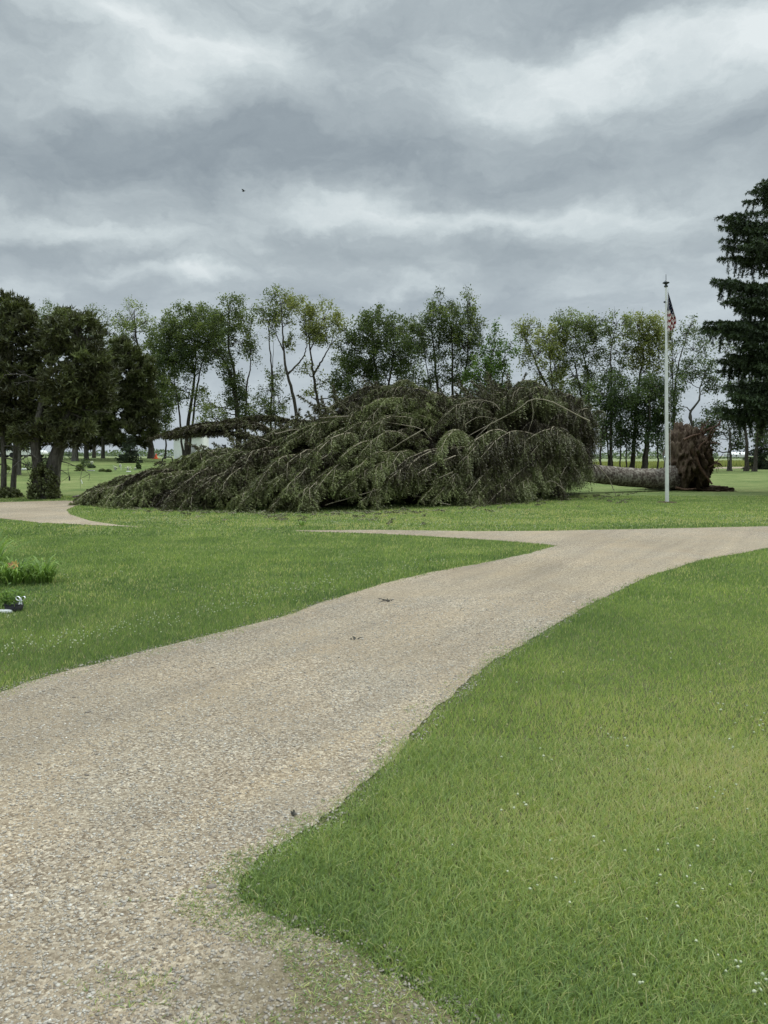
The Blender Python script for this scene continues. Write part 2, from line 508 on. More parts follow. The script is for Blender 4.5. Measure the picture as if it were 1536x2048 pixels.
xs = spaced([(-6000, -400, 700), (-400, -80, 20), (-80, 80, 2), (80, 400, 20), (400, 6000, 700)])
ys = spaced([(-60, 0, 10), (0, 120, 2), (120, 400, 20), (400, 9000, 600)])
gx, gy = np.meshgrid(xs, ys, indexing='ij')
gv = np.stack([gx, gy, G(gx, gy)], -1).reshape(-1, 3)
ii, jj = np.meshgrid(np.arange(len(xs) - 1), np.arange(len(ys) - 1), indexing='ij')
ny = len(ys)
gf = np.stack([ii * ny + jj, (ii + 1) * ny + jj, (ii + 1) * ny + jj + 1, ii * ny + jj + 1], -1).reshape(-1, 4)
tag(mesh_np('ground', gv, gf, M['lawn'], smooth=True), kind='structure')

# ------------------------------------------------------------------ gravel drives
right_edge = [(2300, 3600), (1250, 2450), (1010, 2110), (930, 2048), (800, 1955), (700, 1898), (560, 1852), (478, 1812), (462, 1762), (515, 1718), (635, 1652),
              (700, 1600), (780, 1520), (870, 1420), (960, 1340), (1060, 1280), (1180, 1210), (1300, 1152), (1400, 1122), (1536, 1097), (1800, 1070), (2300, 1045)]
left_back = [(2300, 1036), (1900, 1045), (1536, 1053), (1300, 1058), (1100, 1062), (950, 1063), (760, 1060), (590, 1061.5),
             (600, 1063), (760, 1068), (870, 1074), (1000, 1082), (1112, 1092), (1060, 1107), (950, 1130), (860, 1145),
             (760, 1170), (650, 1203), (560, 1236), (400, 1276), (230, 1319), (100, 1352), (0, 1386), (-500, 1540), (-2200, 2100), (-5000, 3600)]
main_poly = np.array([gp(*p) for p in right_edge + left_back])
loop_poly = np.array([gp(*p) for p in [(-900, 1000), (-300, 1003), (0, 1004.5), (130, 1001.5), (190, 1004), (150, 1012), (133, 1020), (140, 1029), (180, 1042), (240, 1051),
                                      (300, 1055), (255, 1053.5), (150, 1049), (80, 1046), (0, 1037), (-300, 1028), (-900, 1022)]])


def densify(P, wob=.5):
    out = []
    n = len(P)
    for i in range(n):
        a, b = P[i], P[(i + 1) % n]
        d = np.linalg.norm(b - a); ymid = max(1.5, min(a[1], b[1]))
        k = max(1, min(400, int(d / (0.018 * ymid))))
        for q in range(k): out.append(a + (b - a) * q / k)
    P = np.array(out)
    nx = np.roll(P, -1, 0) - np.roll(P, 1, 0); nrm = unit(np.stack([nx[:, 1], -nx[:, 0]], -1))
    far = 1.0 / (1 + (P[:, 1] / 14) ** 2)
    d = ((fbm(P[:, 0], P[:, 1], 2.2, 2) - .5) * .06 + (fbm(P[:, 0] + 50, P[:, 1], 16, 4) - .5) * .06) * (.25 + far) * wob
    return P + nrm * d[:, None]


main_d = densify(main_poly, .95); loop_d = densify(loop_poly)


def inside(P, x, y):
    """signed test + distance to a polygon, vectorised"""
    x = np.asarray(x, float); y = np.asarray(y, float)
    c = np.zeros(len(x), bool)
    n = len(P); j = n - 1
    for i in range(n):
        xi, yi = P[i]; xj, yj = P[j]
        if yi != yj:
            cond = ((yi > y) != (yj > y)) & (x < (xj - xi) * (y - yi) / (yj - yi) + xi)
            c ^= cond
        j = i
    return c


def polydist(P, x, y):
    d = np.full(len(x), 1e9); n = len(P)
    for i in range(n):
        a = P[i]; b = P[(i + 1) % n]; ab = b - a; L = ab @ ab + 1e-12
        t = np.clip(((x - a[0]) * ab[0] + (y - a[1]) * ab[1]) / L, 0, 1)
        d = np.minimum(d, np.hypot(x - a[0] - t * ab[0], y - a[1] - t * ab[1]))
    return d


def sheet(name, P, mat, z):
    from mathutils.geometry import tessellate_polygon
    tris = tessellate_polygon([[Vector((p[0], p[1], 0)) for p in P]])
    V = np.column_stack([P, np.full(len(P), z)])
    tr = np.array(tris)
    e1 = V[tr[:, 1]] - V[tr[:, 0]]; e2 = V[tr[:, 2]] - V[tr[:, 0]]
    flip = np.cross(e1, e2)[:, 2] < 0
    tr[flip] = tr[flip][:, ::-1]
    return mesh_np(name, V, tr, mat)


tag(sheet('gravel_drive', main_d, M['gravel'], .006), kind='structure')
tag(sheet('gravel_loop', loop_d, M['gravel'], .006), kind='structure')
MAIN_C = main_d[::2]


def on_road(x, y): return inside(MAIN_C, x, y) | inside(loop_poly, x, y)


def road_dist(x, y): return np.minimum(polydist(main_poly, x, y), polydist(loop_poly, x, y))


# ------------------------------------------------------------------ loose stones on the drive
def make_stones():
    acc = []
    Vb, Fb = ICO1
    VV = []; FF = []; TT = []; n0 = 0
    N = 135000
    y = 1.5 + (rng.random(N) ** 1.5) * 7.0
    hw = .56 * y + .9
    x = (rng.random(N) * 2 - 1) * hw
    ok = inside(MAIN_C, x, y) | (polydist(main_poly, x, y) < .10)
    ok &= (rng.random(N) < .25 + 1.1 * fbm(x, y, 1.3, 3))
    x, y = x[ok], y[ok]; N = len(x)
    r = .0023 + .0044 * rng.random(N) ** 2.0
    r *= np.where(rng.random(N) < .004, 1.8, 1)
    r *= (.9 + .05 * y)
    sc = np.stack([r * (.8 + .8 * rng.random(N)), r * (.7 + .5 * rng.random(N)), r * (.35 + .35 * rng.random(N))], -1)
    ang = rng.random(N) * 6.283
    base = Vb[None] * (1 + .9 * (rng.random((N, len(Vb), 1)) - .5)) * sc[:, None, :]
    ca, sa = np.cos(ang)[:, None], np.sin(ang)[:, None]
    X = base[..., 0] * ca - base[..., 1] * sa + x[:, None]
    Y = base[..., 0] * sa + base[..., 1] * ca + y[:, None]
    Z = base[..., 2] + (.006 + sc[:, 2] * .25)[:, None]
    V = np.stack([X, Y, Z], -1).reshape(-1, 3)
    Fq = (Fb[None] + (np.arange(N) * len(Vb))[:, None, None]).reshape(-1, 3)
    tint = np.repeat(np.clip(rng.normal(.42, .17, N), 0, 1) * np.where((r > .009) | (np.hypot((x + .02) * 1.2, (y - 2.2) * 1.5) < 1), .6, 1), len(Vb))
    m_, t, b = material('pebble')
    at = t.n('ShaderNodeAttribute', attribute_name='tint')
    t.link(t.ramp(at.outputs['Fac'], [(0, (.17, .145, .118)), (.35, (.300, .268, .222)), (.7, (.42, .39, .335)), (1, (.64, .61, .55))]), b.inputs['Base Color'])
    b.inputs['Roughness'].default_value = .85
    tag(mesh_np('loose_gravel', V, Fq, m_, tint=tint), 'pale loose gravel stones scattered over the drive', kind='stuff')


make_stones()

# ------------------------------------------------------------------ grass
def patch_tint(x, y):
    """turf colour patches: cool blue-green near the drive edge, yellower further in; lightened up close"""
    t = .455 + .34 * (fbm(x * .7 + 9, y, .45, 4) - .5) + .45 * (fbm(x * .7, y + 40, 2.1, 3) - .5) + .23 * (1 - sstep(2.4, 9, y)) - .09 * (x < 0)  # closest turf tinted lighter to make up for the blades' self-shadow
    rd = ROADD(x, y)
    t = t - .15 * np.exp(-(rd / .95) ** 2)
    t = t + .06 * sstep(1.0, 3.2, rd) * (x > 0)
    return t


def ROADD(x, y):
    idx = np.arange(len(x))
    return polydist(main_poly, x, y)


def blades(N, y0, y1, wid, hgt, seg, lean=.5, wide=False, pow_=1.0):
    y = y0 + (y1 - y0) * rng.random(N) ** pow_
    hw = .57 * y + 1.1
    x = (rng.random(N) * 2 - 1) * hw
    if wide: x = np.where(rng.random(N) < .6, 1, -1) * (hw + rng.random(N) * 2.6)   # beyond the frame's edges
    rd = road_dist(x, y)
    ins = on_road(x, y)
    sd = np.where(inside(main_poly, x, y) | inside(loop_poly, x, y), -rd, rd)
    fade = sd + .022 + (fbm(x + 50, y, 15, 3) - .5) * .17 * (y < 14) + (fbm(x, y + 31, 4.5, 2) - .5) * .12 * (y < 14)
    wd_ = np.where(y < 14, .055, .02)
    keep = rng.random(N) < sstep(-wd_, wd_, fade)
    ins = ins & ~keep
    # a few runners creep over the edge
    spill = ins & (rd < .10) & (rng.random(N) < .45 * np.exp(-rd / .035))
    # weeds on the packed corner at the lawn's near end
    cd = np.hypot((x - .02) * 1.15, (y - 2.28) * 1.5)
    patch = fbm(x + 3, y + 8, 4.2, 4)
    weeds = ins & (y < 2.75) & (x > -.75) & (patch > .40 + .30 * rd) & (rng.random(N) < 1.25 * np.exp(-rd / .28)) & ((x > -.45) | (patch > .6))
    ragged = ins & (rd < .20 * (.1 + 1.4 * fbm(x, y, 3.1, 3))) & (y < 7) & (fbm(x - 7, y, 7.0, 3) > .47) & (rng.random(N) < .7)
    weeds = weeds | ragged
    weed2 = ins & (y < 3.2) & (x < -.1) & (patch > .66) & (x > -1.0) & (y < 2.7) & (rng.random(N) < .2)
    short = (spill | weeds | weed2) & ~keep
    keep = keep | short
    x, y, rd, short, sd = x[keep], y[keep], rd[keep], short[keep], sd[keep]
    n = len(x)
    tall = (1 + .28 * np.exp(-(rd / .30) ** 2) * (~short) * (y < 14)) * np.where(short, 1, .5 + .5 * sstep(-.05, .14, sd))
    h = hgt * (.45 + .75 * rng.random(n)) * (.75 + .6 * fbm(x, y, 1.8, 3)) * tall
    h = np.where(short, h * .50, h)
    wd = wid * (.6 + .8 * rng.random(n)) * np.where(short, 1.2, 1)
    a = rng.random(n) * 6.283
    # combed a little by the wind and the mower
    ld = np.stack([np.cos(a), np.sin(a)], -1) * (lean * (.25 + rng.random(n)))[:, None] + np.array([.12, .02])
    ld = np.where(short[:, None], ld * 1.6, ld)
    fa = rng.random(n) * 6.283
    sx = np.stack([np.cos(fa), np.sin(fa)], -1) * wd[:, None] * .5
    z0 = G(x, y)
    b0 = np.stack([x, y, z0 - .003], -1)
    tint = np.clip(patch_tint(x, y) + .19 * rng.normal(size=n), 0, 1)
    dead = rng.random(n) < .035 + .10 * (fbm(x - 20, y, 1.2, 3) > .58) + .34 * sstep(.38, .6, fbm(x * .6 + 5, y, 1.1, 3)) * (y > 15.9) * (y < 22.5) * (x > -7)
    dead = dead | (short & (y < 3.2) & (rng.random(n) < .25))
    tint = np.where(dead, .9 + .1 * rng.random(n), tint)
    s3 = np.column_stack([sx, np.zeros(n)])
    if seg == 2:
        mid = b0 + np.column_stack([ld * (h * .35)[:, None], h * .62])
        tip = b0 + np.column_stack([ld * (h * 1.0)[:, None], h * .95])
        V = np.stack([b0 - s3, b0 + s3, mid - s3 * .75, mid + s3 * .75, tip], 1)
        q = np.arange(n)[:, None] * 5
        Fq = q + np.array([[0, 1, 3, 2]]); Ft = q + np.array([[2, 3, 4]])
        return V.reshape(-1, 3), [Fq, Ft], np.repeat(tint, 5)
    tip = b0 + np.column_stack([ld * (h * .7)[:, None], h])
    V = np.stack([b0 - s3, b0 + s3, tip], 1)
    return V.reshape(-1, 3), [np.zeros((0, 4), int), np.arange(n)[:, None] * 3 + np.array([[0, 1, 2]])], np.repeat(tint, 3)


def make_grass():
    parts = [blades(80000, 1.35, 3.2, .0050, .030, 2, 1.3), blades(400000, 1.35, 4.2, .0030, .033, 2, 1.1),
             blades(250000, 4.2, 8.0, .0060, .036, 1, .95),
             blades(220000, 8.0, 15, .012, .040, 1, .8),
             blades(110000, .9, 5, .006, .036, 1, 1.0, True), blades(60000, 5, 16, .012, .036, 1, .8, True),
             blades(30000, .6, 1.4, .005, .034, 1, 1.0),
             blades(150000, 15, 30, .026, .042, 1, .5),
             ]
    Vs = []; Q = []; T3 = []; TT = []; n = 0
    for V, (q, t3), tn in parts:
        Vs.append(V); Q.append(q + n); T3.append(t3 + n); TT.append(tn); n += len(V)
    tag(mesh_np('lawn_grass', np.concatenate(Vs), [np.concatenate(Q), np.concatenate(T3)], M['grass_blade'], tint=np.concatenate(TT)),
        'short green mown grass on both sides of the gravel drive', kind='stuff')


make_grass()


def make_clover():
    Vb, Fb = ICO1
    pts = []
    def scat(n, y0, y1, f):
        y = y0 + (y1 - y0) * rng.random(n); x = (rng.random(n) * 2 - 1) * (.57 * y + .6)
        ok = ~on_road(x, y) & (rng.random(n) < f(x, y)) & (road_dist(x, y) > .12)
        pts.append(np.stack([x[ok], y[ok]], -1))
    cl = lambda x, y: sstep(.55, .75, fbm(x + 5, y, .9, 4))
    scat(1500, 1.9, 6, lambda x, y: .01 + .10 * (x > .6) * sstep(.52, .7, fbm(x + 5, y, 1.6, 3)))
    scat(2600, 6, 13, lambda x, y: np.where(x < 1.5, .10 + .7 * cl(x, y), .02))
    scat(6500, 15.8, 21.5, lambda x, y: .12 + .75 * sstep(.42, .62, fbm(x + 5, y, .5, 3)) * (x > -6))
    scat(2500, 20, 45, lambda x, y: .45 * cl(x, y))
    # the band of clover along the drive's left edge
    e = np.array([gp(*p) for p in [(0, 1315), (120, 1290), (260, 1262), (450, 1222), (620, 1178), (760, 1150), (900, 1122)]])
    k = rng.integers(0, len(e) - 1, 330); u = rng.random(330)[:, None]
    b_ = e[k] * (1 - u) + e[k + 1] * u + rng.normal(size=(330, 2)) * .16
    pts.append(b_[~on_road(b_[:, 0], b_[:, 1])])
    # the thick tuft of clover at the photo's bottom right corner
    c = np.array(gp(1520, 1985)); 
    
    seen = [(1075, 1790), (1060, 1797), (1112, 1770), (1150, 1779), (1140, 1820), (1320, 1767), (1374, 1769), (1352, 1817), (1356, 1824), (1390, 1780), (1405, 1792), (1293, 1859), (1314, 1783), (1420, 1589), (1431, 1592),
            (1445, 1601), (1428, 1605), (1449, 1589), (1472, 1584), (1394, 1627), (1495, 1635), (1320, 1407), (1035, 1597), (1048, 1618), (1052, 1627), (1003, 1631), (1028, 1626), (1187, 1690), (1208, 1694), (1427, 1694), (1436, 1927), (1472, 1938),
            (1481, 1944), (1476, 1950), (1452, 1967), (1526, 1968), (1517, 1986), (1532, 1984), (1512, 1992), (1521, 1997), (1508, 2006), (1530, 2030), (1268, 1974), (1280, 1981), (1285, 1983), (1080, 1507), (1296, 1552), (1254, 1504), (1465, 1508),
            (1420, 1395), (1436, 1416), (1446, 1419), (1442, 1427), (1440, 1430), (1494, 1419), (1528, 1436), (1504, 1446), (1522, 1449), (1526, 1455), (1519, 1460), (1526, 1468), (1470, 1454), (1508, 1478), (1459, 1490), (1466, 1507), (1236, 1484),
            (1216, 1480), (1222, 1487), (1395, 1706), (1380, 1747), (1335, 1700), (1250, 1718), (1100, 1700), (1015, 1760), (1500, 1760), (1460, 1780), (1240, 1186), (1250, 1484), (905, 1700), (1392, 1900)]
    pts.append(np.array([gp(a, b + 16 * (b - HY) / 1000) for a, b in seen]))
    P = np.concatenate(pts); n = len(P)
    r = .0052 + .0030 * rng.random(n); r *= np.where(P[:, 1] > 14, 1.35, np.where(P[:, 1] < 3.2, .80, 1))
    z = G(P[:, 0], P[:, 1]) + .045 + .018 * rng.random(n)
    V = Vb[None] * (1 + .75 * (rng.random((n, len(Vb), 1)) - .5)) * (r[:, None, None] * np.array([1, 1, .8]))
    V = V + np.column_stack([P, z])[:, None, :]
    Fq = (Fb[None] + (np.arange(n) * len(Vb))[:, None, None]).reshape(-1, 3)
    tint = rng.random(n * len(Vb)) * .7 + np.repeat(rng.random(n) * .3, len(Vb))
    tag(mesh_np('clover_flowers', V.reshape(-1, 3), Fq, M['clover'], tint=tint), 'tiny white clover heads dotted through the lawn', kind='stuff')


make_clover()

# ------------------------------------------------------------------ leaves, tufts, twigs
def leaf_quads(acc, C, size, tint, up=.35, rg=rng):
    """C (n,3) centres -> bent four-cornered leaves"""
    n = len(C)
    if n == 0: return
    size = size * (.6 + .8 * rg.random(n))
    nrm = unit(rg.normal(size=(n, 3)) + np.array([0, 0, up * 2]))
    a = unit(np.cross(nrm, rg.normal(size=(n, 3)))); b = np.cross(nrm, a)
    s = size[:, None]
    V = np.stack([C - a * s * .55, C + b * s * .34 + nrm * s * .08, C + a * s * .55, C - b * s * .34 + nrm * s * .08], 1)
    acc.add(V.reshape(-1, 3), np.arange(n)[:, None] * 4 + np.array([[0, 1, 2, 3]]), np.repeat(tint, 4) if not np.isscalar(tint) else tint)


def needle_tufts(acc, C, D, size, tint, k=6, wid=.16, rg=rng):
    """C centres, D growing directions: k pointed sprays each"""
    n = len(C)
    if n == 0: return
    for _ in range(k):
        d = unit(unit(D) * .9 + rg.normal(size=(n, 3)) * .75)
        s = unit(np.cross(d, rg.normal(size=(n, 3))))
        L = (size * (.6 + .8 * rg.random(n)))[:, None]
        V = np.stack([C - s * L * wid, C + s * L * wid, C + d * L], 1)
        tt = np.clip(tint + .08 * rg.normal(size=n), 0, 1)
        acc.add(V.reshape(-1, 3), np.arange(n)[:, None] * 3 + np.array([[0, 1, 2]]), np.repeat(tt, 3))


def ball(n, rg, shell=.55):
    v = unit(rg.normal(size=(n, 3)))
    return v * (rg.random(n) ** (1 / 3) * (1 - shell) + shell * (.75 + .25 * rg.random(n)))[:, None]


def base_at(px, Y):
    x = (px - CX) / F * Y
    return np.array([x, Y, float(G(x, Y))])


def deciduous(name, label, Y, stems, lobes, leaf='leaf_green', size=.17, group='trees in the row behind the fallen spruce', seed=1, barkm='bark_dark', ivy=None, bare=0):
    """stems: [( [(px,py),...], base radius )]; lobes: (px,py,rx,ry,density 0..1, tone 0..1)"""
    rg = np.random.default_rng(seed)
    px0 = stems[0][0][0][0]
    base = base_at(px0, Y)
    t = thing(name, label, 'tree', base, group)
    tr = Acc(); br = Acc(); fo = Acc()
    spts = []
    for (pts, r0) in stems:
        P = [A(p[0], p[1], Y + rg.normal() * .2) for p in pts]
        if pts[0][1] > 880: P[0] = base_at(pts[0][0], Y) + np.array([0, 0, -.1])
        else: P[0] = A(pts[0][0], pts[0][1], Y)
        Pm = smoothpath(P, 26); n = len(Pm)
        rad = r0 * .85 * (1 - .86 * np.linspace(0, 1, n) ** .9); rad[0] *= 1.5; rad[1] *= 1.2
        Pm[1:, :2] += rg.normal(size=(n - 1, 2)) * .03
        tube(tr, Pm, rad, 9, wob=.08, rg=rg)
        spts += [(Pm[i], rad[i]) for i in range(5, n)]
    SP = np.array([s[0] for s in spts]); SR = np.array([s[1] for s in spts])
    k1 = Y / F
    for (lx, ly, rx, ry, dn, tone) in lobes:
        off = rg.normal() * rx * k1 * .6
        gr = 1.13 if dn >= .5 else 1.05
        rx, ry = rx * rg.uniform(1.0, 1.3) * gr, ry * rg.uniform(1.0, 1.25) * gr
        c = A(lx + rg.normal() * 2, ly + rg.normal() * 2, Y + off); rr = np.array([rx, (rx + ry) * .55, ry]) * k1
        # limb: from a stem point below the lobe
        low = SP[:, 2] < c[2] + .2
        cand = np.where(low)[0] if low.any() else np.arange(len(SP))
        dd = np.linalg.norm(SP[cand] - c, axis=1) + .6 * np.abs((c[2] - SP[cand][:, 2]) - .8)
        s = cand[np.argmin(dd)]
        mid = (SP[s] + c) / 2 + np.array([(c[0] - SP[s][0]) * .25, 0, -.15 * abs(c[0] - SP[s][0])])
        r1 = min(SR[s] * .6, .07)
        P = bez(SP[s], mid, c, 9); P[1:-1] += rg.normal(size=(7, 3)) * .06
        tube(br, P, np.linspace(r1, .022, 9), 5, rg=rg)
        area = rr[0] * rr[2]
        nsub = max(8, int(area * 13.5 * (.28 + .72 * dn)))
        S = c + ball(nsub, rg, .4) * rr * 1.12
        nt = min(nsub, 12 + int(bare))
        for q in range(nt):
            e = c + (S[q] - c) * 1.12
            m2 = (c + e) / 2 + rg.normal(size=3) * .15 * rr.mean()
            tw = bez(P[rg.integers(4, 9)], m2, e, 6)
            tube(br, tw, np.linspace(.026, .009, 6), 4, cap=False, rg=rg)
            if bare or dn < .5:
                for _ in range(3):
                    a0 = tw[rg.integers(2, 6)]
                    e2 = a0 + unit(unit(e - c) + rg.normal(size=3) * .7) * (.35 + .5 * rg.random())
                    tube(br, bez(a0, (a0 + e2) / 2 + rg.normal(size=3) * .05, e2, 4), np.linspace(.013, .006, 4), 3, cap=False, rg=rg)
        per = int(16 + 44 * dn)
        sub_r = .27 + .16 * rg.random(nsub)
        C = (S[:, None, :] + rg.normal(size=(nsub, per, 3)) * (sub_r * .75)[:, None, None]).reshape(-1, 3)
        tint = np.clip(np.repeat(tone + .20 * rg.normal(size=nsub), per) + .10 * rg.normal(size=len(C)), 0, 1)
        leaf_quads(fo, C, size, tint, rg=rg)
    if ivy:
        for (i0, i1, rad, dn) in ivy:
            q = rg.integers(i0, i1, int(2600 * dn)); a = rg.random(len(q)) * 6.283
            Cs = np.array([s[0] for s in spts])[np.clip(q, 0, len(spts) - 1)] + np.stack([np.cos(a), np.sin(a), 0 * a], -1) * (rad * (.6 + .5 * rg.random(len(q))))[:, None]
            Cs[:, 2] += rg.normal(size=len(q)) * .2
            leaf_quads(fo, Cs, size, np.clip(.35 + .15 * rg.normal(size=len(q)), 0, 1), rg=rg)
    tr.build('trunk', M[barkm], t, True)
    br.build('branches', M[barkm], t, True)
    fo.build('foliage', M[leaf], t)
    return t


